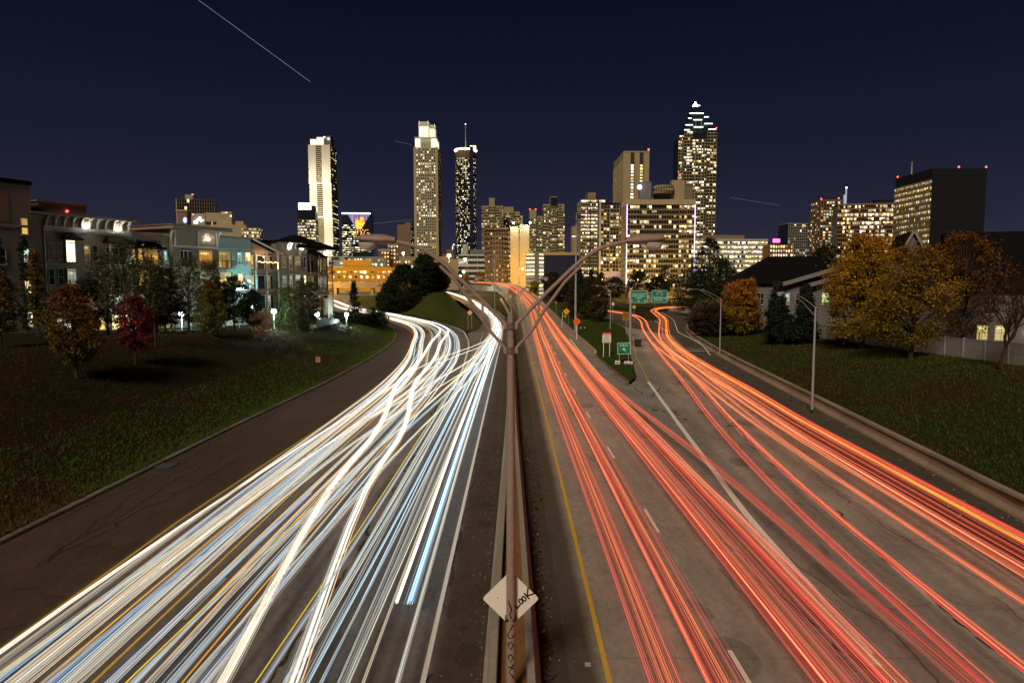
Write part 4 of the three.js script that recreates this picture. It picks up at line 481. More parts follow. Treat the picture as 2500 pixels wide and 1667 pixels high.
{ // floodlit stepped tower
  const blocks = []; const fin = new GB(), led = new GB();
  const S = [[0, 33.5, 168, 227, -3.4, 1], [1.2, 35.5, 116, 168, -2.2, 2], [2.4, 37, 52, 116, -1, 3], [3.6, 38.5, 0, 52, .2, 4]];
  S.forEach(([z, w, y0, y1, x, k], i) => { const X = -299 + 0; blocks.push({ x: x, z: z - 19, w: 34, d: 38, y0, y1: y1, body: C.floodlit, faces: { r: { cols: 10, rows: Math.round((y1 - y0) / 4.2), pier: .12, span: .5, t: .4, p: .14, rowLit: .16, run: 1 } } }); });
  building('skyscraper', 'tall stepped tower with floodlit cream slabs and a dark louvred strip', -296, -1100, 0, blocks, C.tanDark, (t) => {
    S.forEach(([z, w, y0, y1, x]) => { const s = new GB(); s.box(x - 5.4, x + 3.4, y0, y1 - 1, z - .6, z + .15); obj('louvre_recess', s, M.black, t); const l = new GB(); for (let y = y0 + 1; y < y1 - 2; y += 3.1) l.box(x - 5.3, x + 3.3, y, y + 1.5, z + .1, z + .75); obj('louvre', l, C.beige, t, 'stuff'); led.box(x - 17, x + 17, y0 - .5, y0 + .3, z + .1, z + 1.6); });
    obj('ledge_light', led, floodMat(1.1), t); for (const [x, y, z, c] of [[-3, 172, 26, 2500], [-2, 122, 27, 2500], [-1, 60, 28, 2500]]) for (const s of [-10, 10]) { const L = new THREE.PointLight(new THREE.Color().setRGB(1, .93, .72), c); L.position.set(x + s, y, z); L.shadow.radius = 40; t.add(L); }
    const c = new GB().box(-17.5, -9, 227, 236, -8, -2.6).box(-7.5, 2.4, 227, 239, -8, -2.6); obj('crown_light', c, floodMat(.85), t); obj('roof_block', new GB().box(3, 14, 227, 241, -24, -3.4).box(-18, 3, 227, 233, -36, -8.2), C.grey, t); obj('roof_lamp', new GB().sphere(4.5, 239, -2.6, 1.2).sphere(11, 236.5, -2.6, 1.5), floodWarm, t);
  });
}
building('office_tower', 'dark blue glass tower with a glowing triangle screen under its bright roof line', -288, -1300, .05, [{ w: 52, d: 40, z: -20, y0: 0, y1: 142, body: M.glassBlue, faces: { f: { cols: 18, rows: 30, pier: .03, span: .4, p: .34, rowLit: .22, run: 1, y1: 122, rooms: ['far', 'dim', 'white'], skip: (c, r) => r > 23 && c > 7 } } }], C.navy, (t) => {
  obj('roof_line_light', new GB().box(-26, 26, 141, 143.4, -1, 1), glow(3.4, 4, 4), t);
  const s = new THREE.Shape(); s.moveTo(-15, 140); s.lineTo(25, 140); s.lineTo(4.5, 106); s.lineTo(-15, 140); const g = new THREE.ShapeGeometry(s), p = g.attributes.position, u = g.attributes.uv; for (let k = 0; k < p.count; k++) u.setXY(k, (p.getX(k) + 15) / 40, (p.getY(k) - 104) / 36);
  const tx = canvas(256, 256, (c) => { const r = rng(4); c.fillStyle = '#2c2248'; c.fillRect(0, 0, 256, 256); for (let x = 0; x < 256; x += 8) { c.fillStyle = `rgba(${200 + 50 * r()},${170 + 50 * r()},255,${.3 + .6 * r()})`; c.fillRect(x, 0, 3, 256); } for (let k = 0; k < 60; k++) { c.fillStyle = `rgba(255,${120 + 90 * r()},30,.8)`; c.beginPath(); c.arc(138 + 46 * (r() - .5) * 2, 110 + 70 * (r() - .5) * 2, 4 + 16 * r(), 0, 7); c.fill(); } });
  const m = mat(.02, .02, .02, .5, { emissiveMap: tx }); m.emissive.setRGB(2, 2, 2); const o = obj('triangle_screen', g, m, t); o.position.z = .6;
  const h = new GB(); for (let k = 0; k < 40; k++) { const y = rr(98, 112), x = rr(-6, 24); h.quad([x, y, .5], [x + 1.2, y, .5], [x + 1.2, y + 1.6, .5], [x, y + 1.6, .5]); } obj('screen_light', h, glow(2.2, 1, .16), t, 'stuff');
});
building('brick_building', 'small red brick block with square lit windows under the left lamp head', -126, -700, .15, [{ x: -2, w: 11, d: 16, z: -8, y0: 0, y1: 44, body: C.brick, faces: { f: { cols: 4, rows: 11, pier: .5, span: .5, p: .6 }, r: { cols: 6, rows: 11, pier: .5, span: .5, p: .5 } } }, { x: 7, w: 11, d: 16, z: -14, y0: 0, y1: 51, body: C.brick, faces: { f: { cols: 4, rows: 13, pier: .5, span: .5, p: .55 } } }], C.brick, (t) => obj('cornice', new GB().box(-8, 4, 44, 46, -16, .4).box(1, 13, 51, 53, -22, -5.6), C.beige, t));
building('parking_deck', 'greenish lit parking deck behind the brown balconies', -138, -560, .1, [{ w: 17, d: 18, z: -9, y0: 0, y1: 33, body: M.black, faces: { f: { cols: 4, rows: 9, pier: .06, span: .42, t: .8, p: .9, rooms: ['cool', 'dim', 'dim'], half: 1 } } }], C.pale);
building('low_building', 'dark flat roofed building with a few yellow windows left of the brick block', -113, -540, .05, [{ w: 27, d: 18, z: -9, y0: 0, y1: 32, body: C.grey, faces: { f: { cols: 12, rows: 2, y0: 24, y1: 31, pier: .3, span: .4, p: .4, rooms: ['warm', 'white'] } } }, { x: -4, z: -10, w: 14, d: 8, y0: 32, y1: 36, body: C.dark }], C.grey);
{ // long ochre building with rows of rounded openings, each window a piece
  const t = building('ochre_building', 'long ochre building with rows of arched windows behind the overpass', -97, -450, .04, [{ w: 46, d: 14, z: -7, y0: 6, y1: 21.4, body: C.ochre }, { x: -4, z: -9, w: 17, d: 9, y0: 21.4, y1: 26.6, body: C.ochre }], C.ochre, (t) => {
    obj('cornice', new GB().box(-23.3, 23.3, 20.6, 21.7, -.2, .5).box(-23.2, 23.2, 13.2, 13.5, -.1, .3), C.ochre, t);
    for (let k = 0; k < 13; k++) { const x = -21.5 + k * 3.6; obj('pilaster', new GB().box(x - 2.05, x - 1.75, 6.4, 20.5, 0, .35), C.ochre, t); for (const [y, h, w] of [[17.9, 1.1, 2.3], [14.4, 1.7, 1.5], [10.6, 1.7, 1.5]]) { const lit = rnd() < .62; const s = new THREE.Shape(); s.moveTo(-w / 2, h); s.lineTo(-w / 2, h * .45); s.quadraticCurveTo(-w / 2, 0, 0, 0); s.quadraticCurveTo(w / 2, 0, w / 2, h * .45); s.lineTo(w / 2, h); const g = new THREE.ExtrudeGeometry(s, { depth: .12, bevelEnabled: false, curveSegments: 4 }); const u = g.attributes.uv, q = roomUV(); for (let a = 0; a < u.count; a++) u.setXY(a, lerp(q[0], q[2], clamp(u.getX(a) / w + .5)), lerp(q[1], q[3], clamp(u.getY(a) / h))); const o = obj('window', g, lit ? pick([ROOM.white, ROOM.far, ROOM.white]) : M.glassDark, t); o.position.set(x, y, .05); } }
  });
}
{ // overpass left
  const t = thing('overpass', 'lit concrete overpass with a railing crossing below the ochre building', 'bridge', [-92, 0, -418]);
  obj('deck', new GB().box(-44, 50, 8.4, 11, -9, 0).box(-44, 50, 11, 12, -.35, .05), C.beige, t); obj('abutment', new GB().box(-44, -34, -2, 8.4, -8, -.5).box(16, 50, -2, 8.4, -8, -.5), C.beige, t);
  for (let k = 0; k < 4; k++) obj('pier', new GB().box(-26 + k * 11, -24.4 + k * 11, -2, 8.4, -7, -1.2), C.beige, t);
  const g = new GB().box(-44, 50, 13, 13.1, -.2, -.1); for (let x = -44; x < 50; x += 2) g.box(x, x + .08, 12, 13.1, -.2, -.1); obj('railing', g, M.black, t);
  const u = thing('retaining_wall', 'curved pale retaining wall with railing under the overpass', 'wall', [-86, 0, -402]); obj('wall_face', new GB().box(-32, 34, -1, 4.6, -1.2, 0), C.beige, u); const r = new GB().box(-32, 34, 6.1, 6.2, -.7, -.6).box(-32, 34, 5.3, 5.36, -.7, -.6); for (let x = -32; x < 34; x += 2.4) r.box(x, x + .09, 4.6, 6.2, -.7, -.6); obj('railing', r, M.black, u);
}
building('brown_slab', 'plain brown slab building with a narrow windowed right side by the crowned tower', -136.5, -900, 0, [{ x: -2, w: 17, d: 26, z: -13, y0: 0, y1: 87.5, body: C.brown, faces: { r: { cols: 4, rows: 26, pier: .4, span: .45, p: .25 } } }], C.tanDark, (t) => obj('penthouse', new GB().box(-2, 6, 87.5, 91, -20, -8), C.brown, t));
{ // crowned tower
  const punched = { cols: 11, rows: 50, pier: .46, span: .42, t: .5, p: .3, rowLit: .1, vary: .9, rooms: ['far', 'far', 'white', 'warm'] };
  building('skyscraper', 'tall crowned tower of cream stone with two lit temple tops', -140, -1150, 0, [{ w: 39, d: 44, z: -22, y0: 0, y1: 232, body: M.glassDark, faces: { f: punched, r: { ...punched, cols: 11, p: .14, rowLit: .02 } } }], C.tan, (t) => {
    obj('corner_pier', new GB().box(-19.8, -15.5, 0, 233, -3, .75).box(15.5, 19.8, 0, 233, -3, .75).box(19.3, 20.2, 0, 233, -44, -39), C.tan, t);
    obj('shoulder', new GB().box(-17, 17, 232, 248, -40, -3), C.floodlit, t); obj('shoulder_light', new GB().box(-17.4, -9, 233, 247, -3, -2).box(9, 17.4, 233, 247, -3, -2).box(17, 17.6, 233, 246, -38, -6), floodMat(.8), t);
    const a = new GB(); for (let k = 0; k < 4; k++) { a.box(-7.4 + k * 4, -4.6 + k * 4, 234, 241, -3, -2.4).geo(new THREE.CylinderGeometry(1.4, 1.4, .6, 10, 1, false), new THREE.Matrix4().makeTranslation(-6 + k * 4, 241, -2.7).multiply(new THREE.Matrix4().makeRotationX(Math.PI / 2))); } obj('arched_window', a, ROOM.dim, t);
    obj('cornice', new GB().box(-18.4, 18.4, 248, 249.5, -41, -2.2), C.floodlit, t);
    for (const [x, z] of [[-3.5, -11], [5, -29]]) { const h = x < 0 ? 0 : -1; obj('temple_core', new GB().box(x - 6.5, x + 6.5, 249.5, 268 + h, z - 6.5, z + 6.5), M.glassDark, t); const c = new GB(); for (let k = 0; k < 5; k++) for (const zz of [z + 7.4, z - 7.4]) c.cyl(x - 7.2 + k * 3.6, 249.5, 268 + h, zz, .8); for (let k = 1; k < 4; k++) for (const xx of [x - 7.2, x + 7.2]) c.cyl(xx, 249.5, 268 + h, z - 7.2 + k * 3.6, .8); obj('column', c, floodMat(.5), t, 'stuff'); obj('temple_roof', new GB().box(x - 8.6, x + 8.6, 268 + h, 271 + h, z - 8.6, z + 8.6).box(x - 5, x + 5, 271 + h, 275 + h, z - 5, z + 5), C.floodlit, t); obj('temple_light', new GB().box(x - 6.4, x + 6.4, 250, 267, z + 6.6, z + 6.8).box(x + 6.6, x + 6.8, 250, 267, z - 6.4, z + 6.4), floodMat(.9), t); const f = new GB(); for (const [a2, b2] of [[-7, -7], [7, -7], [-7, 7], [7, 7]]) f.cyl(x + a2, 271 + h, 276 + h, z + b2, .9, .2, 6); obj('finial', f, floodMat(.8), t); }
  });
}
{ // round hotel tower
  const t = thing('round_tower', 'dark cylindrical hotel tower with a ring of lights and a thin mast', 'building', [-79.5, 0, -1216]);
  obj('wall', new GB().geo(new THREE.CylinderGeometry(17.4, 17.4, 236, 48, 1), new THREE.Matrix4().makeTranslation(0, 118, 0)), M.glassDark, t);
  const lit = { far: new GB(), warm: new GB() }, fr = new GB(); for (let k = 0; k < 44; k++) { const a = k / 44 * Math.PI * 2, s = Math.sin(a), c = Math.cos(a); fr.bar([17.5 * s, 1, 17.5 * c], [17.5 * s, 236, 17.5 * c], .5); if (c < -.1) continue; const dens = .16 + .5 * fbm(k * .7, 3); for (let r = 0; r < 66; r++) if (rnd() < dens && (r > 60 || rnd() < .9)) { const da = .055, y = 2 + r * 3.4, g = lit[rnd() < .7 ? 'far' : 'warm'], a0 = a + .02, a1 = a + .02 + da * (rnd() < .5 ? 1 : 1.9); g.quad([17.55 * Math.sin(a0), y, 17.55 * Math.cos(a0)], [17.55 * Math.sin(a1), y, 17.55 * Math.cos(a1)], [17.55 * Math.sin(a1), y + 2.2, 17.55 * Math.cos(a1)], [17.55 * Math.sin(a0), y + 2.2, 17.55 * Math.cos(a0)], roomUV()); } }
  obj('facade_fin', fr, C.dark, t, 'stuff'); for (const k in lit) obj('lit_window', lit[k], ROOM[k], t, 'stuff');
  obj('elevator_shaft', new GB().box(8, 14, 0, 244, 12, 17.8), wallMat(.02, .018, .06), t);
  const cup = new GB().cyl(0, 226, 237, 0, 17.6, 17.6, 48); obj('restaurant_band', cup, C.brown, t); obj('roof_ring_light', new GB().geo(new THREE.TorusGeometry(18.3, 1.5, 6, 48), new THREE.Matrix4().makeTranslation(0, 240, 0).multiply(new THREE.Matrix4().makeRotationX(Math.PI / 2))).box(8, 18, 243, 246, 8, 12), glow(6, 4.9, 2.9), t);
  obj('mast', new GB().cyl(0, 240, 284, 0, .9, .25, 8), C.pale, t); obj('mast_light', new GB().sphere(0, 284.5, 0, 1, 8, 6), floodWarm, t);
}
pushBack(building('low_building', 'cream low building with tall window bays behind the round tree crown', -80, -590, 0, [{ w: 32, d: 16, z: -8, y0: 0, y1: 33, body: C.beige, faces: { f: { cols: 12, rows: 3, y0: 20, y1: 31, pier: .5, span: .4, p: .3 } } }], C.beige, (t) => obj('cornice', new GB().box(-16.4, 16.4, 33, 34, -16, .5), C.cream, t)), 1.32);
pushBack(building('low_building', 'beige building with gridded windows left of the blank wall', -70, -575, .05, [{ w: 22, d: 14, z: -7, y0: 0, y1: 32, body: C.beige, faces: { f: { cols: 5, rows: 3, y0: 14, y1: 29, pier: .4, span: .25, p: .2 } } }], C.pale), 1.32);
pushBack(building('low_building', 'blank pale brown building under the big orange street lamp', -52, -560, 0, [{ w: 20, d: 14, z: -7, y0: 0, y1: 31, body: C.beige }, { x: -3, w: 12, d: 8, z: -8, y0: 31, y1: 33, body: C.tan }], C.beige), 1.32);
pushBack(building('parking_deck', 'parking deck of bright cream stripes between dark levels', -31.5, -560, 0, [{ w: 23, d: 16, z: -8, y0: 0, y1: 34.5, body: M.black, faces: { f: { cols: 3, rows: 8, pier: .03, span: .46, t: .9, p: .05 } } }, { x: 1, z: -14, w: 19, d: 8, y0: 34.5, y1: 39, body: C.grey }], C.floodlit, (t) => obj('stair_tower', new GB().cyl(-6, 30, 43, -8, 2.6, 2.6, 14), C.pale, t)), 1.32);
building('low_building', 'low pinkish block between the crowned tower and the round tower', -82, -900, 0, [{ w: 16, d: 12, z: -6, y0: 0, y1: 50, body: C.rust }, { x: 2, z: -6, w: 9, d: 8, y0: 50, y1: 56, body: C.rust }], C.rust, (t) => obj('roof_lamp', new GB().sphere(7, 62, -3, 1).box(5, 6, 40, 60, -3, -2.4), glow(2, 2, 3), t));
// --- centre: a group of ribbed slabs
const rib = { pier: .14, span: .46, t: .5, p: .1, rowLit: .07, run: 1, mull: 1, rooms: ['far', 'dim', 'warm'] };
building('office_tower', 'olive ribbed twin shouldered tower just right of the round tower', -29.2, -1050, 0, [{ x: -10.8, w: 10.5, d: 26, z: -14, y0: 0, y1: 127, body: M.glassDark, faces: { f: { cols: 7, rows: 32, ...rib } } }, { x: -.8, w: 8.6, d: 28, z: -14, y0: 0, y1: 139, body: M.glassDark, faces: { f: { cols: 6, rows: 32, ...rib, y1: 127 } } }, { x: 10.2, w: 12, d: 26, z: -14, y0: 0, y1: 127, body: M.glassDark, faces: { f: { cols: 8, rows: 32, ...rib } } }], C.olive, (t) => obj('core_cap', new GB().box(-5.1, 3.5, 127, 139.4, -24, .3).box(-16, -5.6, 125, 128, -26, .3).box(4.2, 16.2, 125, 128, -26, .3), C.olive, t));
building('office_tower', 'olive stepped tower partly hidden behind the brown apartment slab', -.5, -1090, 0, [{ x: -4.5, w: 16, d: 24, z: -12, y0: 0, y1: 130, body: M.glassDark, faces: { f: { cols: 9, rows: 32, ...rib, y1: 122 } } }, { x: 7, w: 12, d: 22, z: -14, y0: 0, y1: 123, body: M.glassDark, faces: { f: { cols: 7, rows: 30, ...rib, y1: 118 } } }, { x: 14, w: 7, d: 20, z: -14, y0: 0, y1: 118, body: M.glassDark, faces: { f: { cols: 4, rows: 30, ...rib, p: .4 } } }], C.olive, (t) => obj('core_cap', new GB().box(-12, 3, 122, 131, -22, .3).box(1.5, 12.6, 118, 124, -22, -2.6), C.olive, t));
building('office_tower', 'olive tower with two red roof lights left of the highest olive slab', 34.2, -1000, 0, [{ x: -4.6, w: 10, d: 24, z: -12, y0: 0, y1: 116, body: M.glassDark, faces: { f: { cols: 6, rows: 30, ...rib, y1: 104 } } }, { x: 6, w: 9.6, d: 22, z: -12, y0: 0, y1: 107, body: M.glassDark, faces: { f: { cols: 6, rows: 28, ...rib } } }], C.olive, (t) => { obj('core_cap', new GB().box(-9.6, .3, 104, 116.5, -22, .3).box(1.2, 10.8, 105, 108, -22, .3), C.olive, t); beacon(t, -8.6, 117.5, 0); beacon(t, -.6, 117.5, 0); });
building('office_tower', 'highest olive ribbed slab of the central group with a raised core', 56.5, -950, 0, [{ x: -9.8, w: 9.4, d: 26, z: -13, y0: 0, y1: 118, body: M.glassDark, faces: { f: { cols: 6, rows: 30, ...rib, rowLit: .12 } } }, { x: -.2, w: 9, d: 28, z: -13, y0: 0, y1: 128, body: M.glassDark, faces: { f: { cols: 6, rows: 30, ...rib, rowLit: .12, y1: 116 } } }, { x: 9.8, w: 9.4, d: 26, z: -13, y0: 0, y1: 118, body: M.glassDark, faces: { f: { cols: 6, rows: 30, ...rib, rowLit: .12 } } }], C.olive, (t) => obj('core_cap', new GB().box(-4.9, 4.5, 116, 129, -24, .3).box(-14.6, -5.1, 116.6, 119, -24, .3).box(5.1, 14.6, 116.6, 119, -24, .3), C.olive, t));
{ // brown apartment slab with balconies, blank end wall
  const rough = wallMat(.13, .09, .06); pushBack(building('apartment_tower', 'brown apartment slab with balconies and a blank orange lit end wall', 0, -420, 0, [{ x: -9, w: 15, d: 30, z: -16, y0: 0, y1: 43, body: M.glassDark, faces: { f: { cols: 9, rows: 15, pier: .5, span: .5, t: .5, p: .2, y0: 1, y1: 42, rooms: ['apt', 'aptWarm', 'far'] } } }], rough, (t) => {
    for (const x of [-14.5, -4]) for (let k = 0; k < 14; k++) { const y = 2 + k * 2.8; obj('balcony', new GB().box(x - 1.5, x + 1.5, y, y + .2, 0, 1.4).box(x - 1.5, x + 1.5, y + .2, y + 1.1, 1.28, 1.4).box(x - 1.5, x - 1.4, y + .2, y + 1.1, 0, 1.28).box(x + 1.4, x + 1.5, y + .2, y + 1.1, 0, 1.28), rough, t); }
    obj('end_wall', new GB().box(-1, 3.9, 0, 44.5, -30, 4).box(4.6, 10.2, 0, 45.5, -30, 4.6).box(3.9, 4.6, 0, 43.5, -30, 3), C.beige, t); obj('roof_edge', new GB().box(-16.6, -1.2, 43, 44.4, -31, .9), rough, t); const g = new GB(); for (let k = 0; k < 15; k++) g.box(4, 4.5, 3 + k * 2.7, 4.5 + k * 2.7, 3, 3.1); obj('stair_window', g, ROOM.dim, t); const s = new GB(); for (let k = 0; k < 15; k++) s.box(-2.2, -1.4, 2 + k * 2.75, 3.7 + k * 2.75, .55, .66); obj('stair_window', s, ROOM.warm, t, 'stuff');
  }), 1.524);
}
building('parking_deck', 'white lit parking deck of glowing bands beside the orange end wall', 17.5, -500, 0, [{ w: 14.5, d: 18, z: -9, y0: 0, y1: 33, body: M.black, faces: { f: { cols: 1, rows: 12, pier: 0, span: .5, t: .9, p: 1, rooms: ['white'] } } }], C.pale, (t) => obj('stair_tower', new GB().box(-1.4, 1.8, 0, 33.4, -6, 1.3), C.grey, t));
building('navy_hall', 'windowless navy blue hall with a pale roof edge', 34.3, -480, 0, [{ w: 23.4, d: 22, z: -11, y0: 0, y1: 31, body: C.navy }], C.navy, (t) => { obj('roof_edge', new GB().box(-11.9, 11.9, 30.6, 32.4, -22, .4), C.beige, t); const g = new GB(); for (let k = 0; k < 12; k++) g.box(-11.6, 11.6, 4 + k * 2.2, 4.12 + k * 2.2, 0, .06); obj('panel_joint', g, C.dark, t); });
building('narrow_tower', 'slender pale ribbed tower edge left of the grid fronted office', 71.5, -800, 0, [{ w: 6.5, d: 16, z: -8, y0: 0, y1: 77, body: C.beige, faces: { f: { cols: 1, rows: 30, pier: 0, span: .5, t: .8, p: 0 } } }], C.beige);
building('low_building', 'reddish low building with a red lamp far behind the navy hall', 62, -820, 0, [{ w: 12, d: 10, z: -5, y0: 0, y1: 32, body: C.rust }, { x: 4, w: 5, d: 8, z: -5, y0: 32, y1: 37, body: C.rust }], C.rust, (t) => beacon(t, -6, 35, 0, 1.2));
building('office_tower', 'brown office tower with whole floors lit white and a stepped top', 80.5, -700, 0, [{ w: 24, d: 36, z: -18, y0: 0, y1: 95, body: M.glassDark, faces: { f: { cols: 16, rows: 27, pier: .14, span: .46, p: .16, rowLit: .26, run: 1, rooms: ['far', 'white', 'far'] }, l: { cols: 10, rows: 27, pier: .16, span: .46, p: .25, rowLit: .2 } } }, { x: -.5, z: -20, w: 8, d: 26, y0: 95, y1: 102.5, body: C.tanDark }], C.tanDark, (t) => obj('black_strip', new GB().box(-3.4, -2.2, 5, 95, 0, .62).box(4.6, 5.8, 5, 95, 0, .62), M.black, t));
building('grid_hotel', 'dark gridded hotel block with scattered square lit windows', 87.5, -600, 0, [{ w: 24, d: 20, z: -10, y0: 12, y1: 80, body: M.glassDark, faces: { f: { cols: 9, rows: 21, pier: .2, span: .2, t: .5, p: .27, y1: 78, rooms: ['warm', 'far', 'apt'], bigEvery: 3 } } }, { w: 28, x: 2, d: 24, z: -8, y0: 0, y1: 22, body: wallMat(.4, .34, .42) }], C.tanDark, (t) => { obj('corner_fin', new GB().box(-12.8, -11.8, 18, 80, -2, .8), C.pale, t); obj('base_light', new GB().box(2, 15.5, 12, 20, 4.05, 4.15), glow(.3, .16, .42), t); });
{ // hotel slab with two lit shafts
  building('hotel_slab', 'tall beige hotel slab with two lit vertical shafts in its blank end', 158, -900, 0, [{ w: 33, d: 86, z: -43, y0: 0, y1: 178, body: C.beige, faces: { l: { cols: 24, rows: 44, pier: .3, span: .34, t: .5, p: .06, y1: 170 } } }], C.beige, (t) => { const g = new GB(), b = new GB(), f = new GB(); for (const x of [-5, 6.5]) { b.box(x - 2.4, x + 2.4, 90, 178.6, -.4, .1); for (let k = 0; k < 17; k++) g.quad([x - 1.7, 96 + k * 4, .22], [x + 1.7, 96 + k * 4, .22], [x + 1.7, 98.9 + k * 4, .22], [x - 1.7, 98.9 + k * 4, .22], roomUV()); f.box(x - 3, x - 2.4, 90, 180, 0, 1.2).box(x + 2.4, x + 3, 90, 180, 0, 1.2); } obj('shaft', b, M.black, t); obj('lit_window', g, ROOM.white, t, 'stuff'); obj('shaft_fin', f, C.beige, t); obj('roof_edge', new GB().box(-16.6, 16.6, 178, 179.6, -86, .5), C.tan, t); beacon(t, 15.5, 181.5, 0, 1.2); });
}
building('roof_structures', 'grey hotel roof with a glowing globe and round restaurant above the violet edged block', 118, -560, 0, [{ x: -12, w: 9, d: 8, z: -4, y0: 0, y1: 92, body: C.grey }, { x: 14, w: 10, d: 8, z: -4, y0: 0, y1: 93, body: C.beige }, { x: 22, w: 8, d: 8, z: -6, y0: 0, y1: 89, body: C.tanDark }, { x: 6, w: 34, d: 10, z: -10, y0: 0, y1: 82, body: C.grey }], C.grey, (t) => { obj('globe_lamp', new GB().sphere(-17, 87.5, 1, 1.8, 14, 10), ledW, t); obj('round_restaurant', new GB().cyl(2, 82, 84, 0, 8, 8.6, 24).cyl(2, 86, 88.5, 0, 8.6, 7.5, 24), C.tanDark, t); obj('restaurant_glass', new GB().cyl(2, 84, 86, 0, 8.3, 8.3, 24), M.glassDark, t); const g = new GB(); for (let k = 0; k < 7; k++) { const a = (k - 3) * .24; g.box(2 + 8.4 * Math.sin(a) - .6, 2 + 8.4 * Math.sin(a) + .6, 84.5, 85.4, 8.2 * Math.cos(a), 8.2 * Math.cos(a) + .3); } obj('restaurant_light', g, ROOM.warm, t); beacon(t, 15, 97, 0, .8); obj('antenna', new GB().cyl(15, 93, 96.4, 0, .2, .1, 6), C.pale, t); });
{ // purple edged office block, near enough to show bays
  const cool = glow(1.5, 1.2, 2.4);
  building('office_block', 'wide office block with violet lit corner strips and many lit windows', 105.7, -500, 0, [{ x: -19.5, w: 9, d: 24, z: -12, y0: 8, y1: 67, body: M.glassDark, faces: { f: { cols: 4, rows: 17, pier: .1, span: .34, t: .7, p: .13, rowLit: .25, run: 1, rooms: ['far', 'warm', 'white'] }, l: { cols: 8, rows: 17, pier: .14, span: .4, t: .6, p: .2 } } }, { x: -1, w: 28, d: 23, z: -12.5, y0: 8, y1: 67, body: M.glassDark, faces: { f: { cols: 16, rows: 17, pier: .1, span: .3, t: .3, p: .13, rowLit: .05, run: 1, rooms: ['far', 'warm', 'white', 'apt'] } } }, { x: 18.5, w: 11, d: 24, z: -12, y0: 8, y1: 67, body: M.glassDark, faces: { f: { cols: 6, rows: 17, pier: .12, span: .34, t: .7, p: .24, rowLit: .18, run: 1, bigEvery: 3, rooms: ['far', 'warm', 'white'] } } }], wallMat(.3, .225, .12), (t) => { obj('roof_edge', new GB().box(-24.6, 24.6, 67, 70.6, -24, .9), C.cream, t); obj('corner_light_strip', new GB().box(-24.3, -23.7, 9, 67, .1, .9), cool, t); obj('corner_light_strip', new GB().box(23.9, 24.5, 9, 67, .1, .9), cool, t); const c = new GB(); for (let k = 0; k < 9; k++) c.box(-22 + k * 5.6, -21.2 + k * 5.6, 0, 8, -1, 0); obj('ground_column', c, C.cream, t); obj('lobby_window', new GB().box(-22, 23, .5, 7, -3, -2.6), ROOM.warm, t); obj('lobby_ceiling', new GB().box(-24, 24, 7.2, 8, -23, .4), C.cream, t); });
}
{ // pyramid topped tower
  const f = { cols: 10, rows: 52, pier: .13, span: .3, t: .6, p: .2, rowLit: .1, vary: .8, run: 1, rooms: ['far', 'white', 'far'], half: 1 };
  building('skyscraper', 'tallest tower with a stepped lit pyramid top and a glaring tip', 303, -1150, 0, [{ w: 50, d: 50, z: -27, y0: 0, y1: 246, body: M.glassDark, faces: { f: { ...f, bigEvery: 2 }, l: { ...f, p: .1, rowLit: .02 } } }, { x: -27, w: 8, d: 34, z: -27, y0: 0, y1: 250, body: M.glassDark, faces: { f: { ...f, cols: 2 } } }, { x: 20, w: 16, d: 10, z: -1.6, y0: 0, y1: 260, body: M.glassDark, faces: { f: { ...f, cols: 3, p: .25 } } }, { x: -18, w: 14, d: 10, z: -1.6, y0: 0, y1: 258, body: M.glassDark, faces: { f: { ...f, cols: 3, p: .25 } } }], C.olive, (t) => {
    const body = new GB(), L = new GB(); for (const [y, h, w] of [[246, 12, 46], [258, 10, 40], [268, 9, 33], [277, 9, 25], [286, 9, 17], [295, 8, 10]]) body.box(-w / 2, w / 2, y, y + h, -27 - w / 2, -27 + w / 2); obj('pyramid_step', body, M.glassBlue, t);
    for (const [x0, x1, y, z] of [[-26, -15, 259, 3.5], [13, 27, 260, 3.5], [-22, -8, 269, -6], [9, 24, 271, -6], [-9, 8, 265, -3], [-16, -9, 281, -12], [10, 19, 283, -12], [-8, 8, 278, -10], [-13, 12, 290, -17], [-7.5, 7, 303.5, -21], [-30, -24, 252, -10]]) { L.box(x0 + 1, x1 - 1, y, y + 1.3, z, z + .6); } obj('step_light', L, glow(3, 3.4, 2.7), t); const V = new GB(); for (const [x, z, w] of [[-4.4, -5, 2], [4.4, -5, 2]]) for (const [y0, y1] of [[246, 260], [266, 276]]) V.box(x - .3, x + .3, y0, y1, z, z + .4); obj('step_rib', V, C.pale, t);
    obj('tip_light', new GB().cyl(0, 303, 312, -27, 5, .4, 4), glow(9, 11, 9), t); beacon(t, 27, 263, 3, .9);
  });
}
building('office_block', 'low pale office with long lit window bands right of the tallest tower', 203.5, -650, .12, [{ w: 70, d: 30, z: -15, y0: 0, y1: 51.5, body: M.glassDark, faces: { f: { cols: 36, rows: 12, pier: .05, span: .5, t: .5, p: .6, rowLit: .4, run: 1, rooms: ['far', 'white'] }, l: { cols: 14, rows: 12, pier: .05, span: .5, p: .5 } } }, { x: -4, z: -18, w: 42, d: 16, y0: 51.5, y1: 57, body: C.tanDark }], C.pale, (t) => obj('roof_edge', new GB().box(-35.2, 35.2, 51.4, 52.8, -30, .8), C.pale, t));
building('brick_building', 'red brick block with bright square windows and a magenta roof sign', 246, -640, .1, [{ w: 22, d: 18, z: -9, y0: 0, y1: 47, body: C.brick, faces: { f: { cols: 9, rows: 12, pier: .4, span: .4, t: .3, p: .6, rooms: ['white', 'far'] } } }], C.brick, (t) => { obj('roof_sign', new GB().box(-7, -.5, 49, 52.4, -3, -2), glow(2.6, .4, 1.5), t); obj('sign_frame', new GB().box(-6.6, -6.2, 47, 49, -3, -2).box(-1.4, -1, 47, 49, -3, -2), M.black, t); });
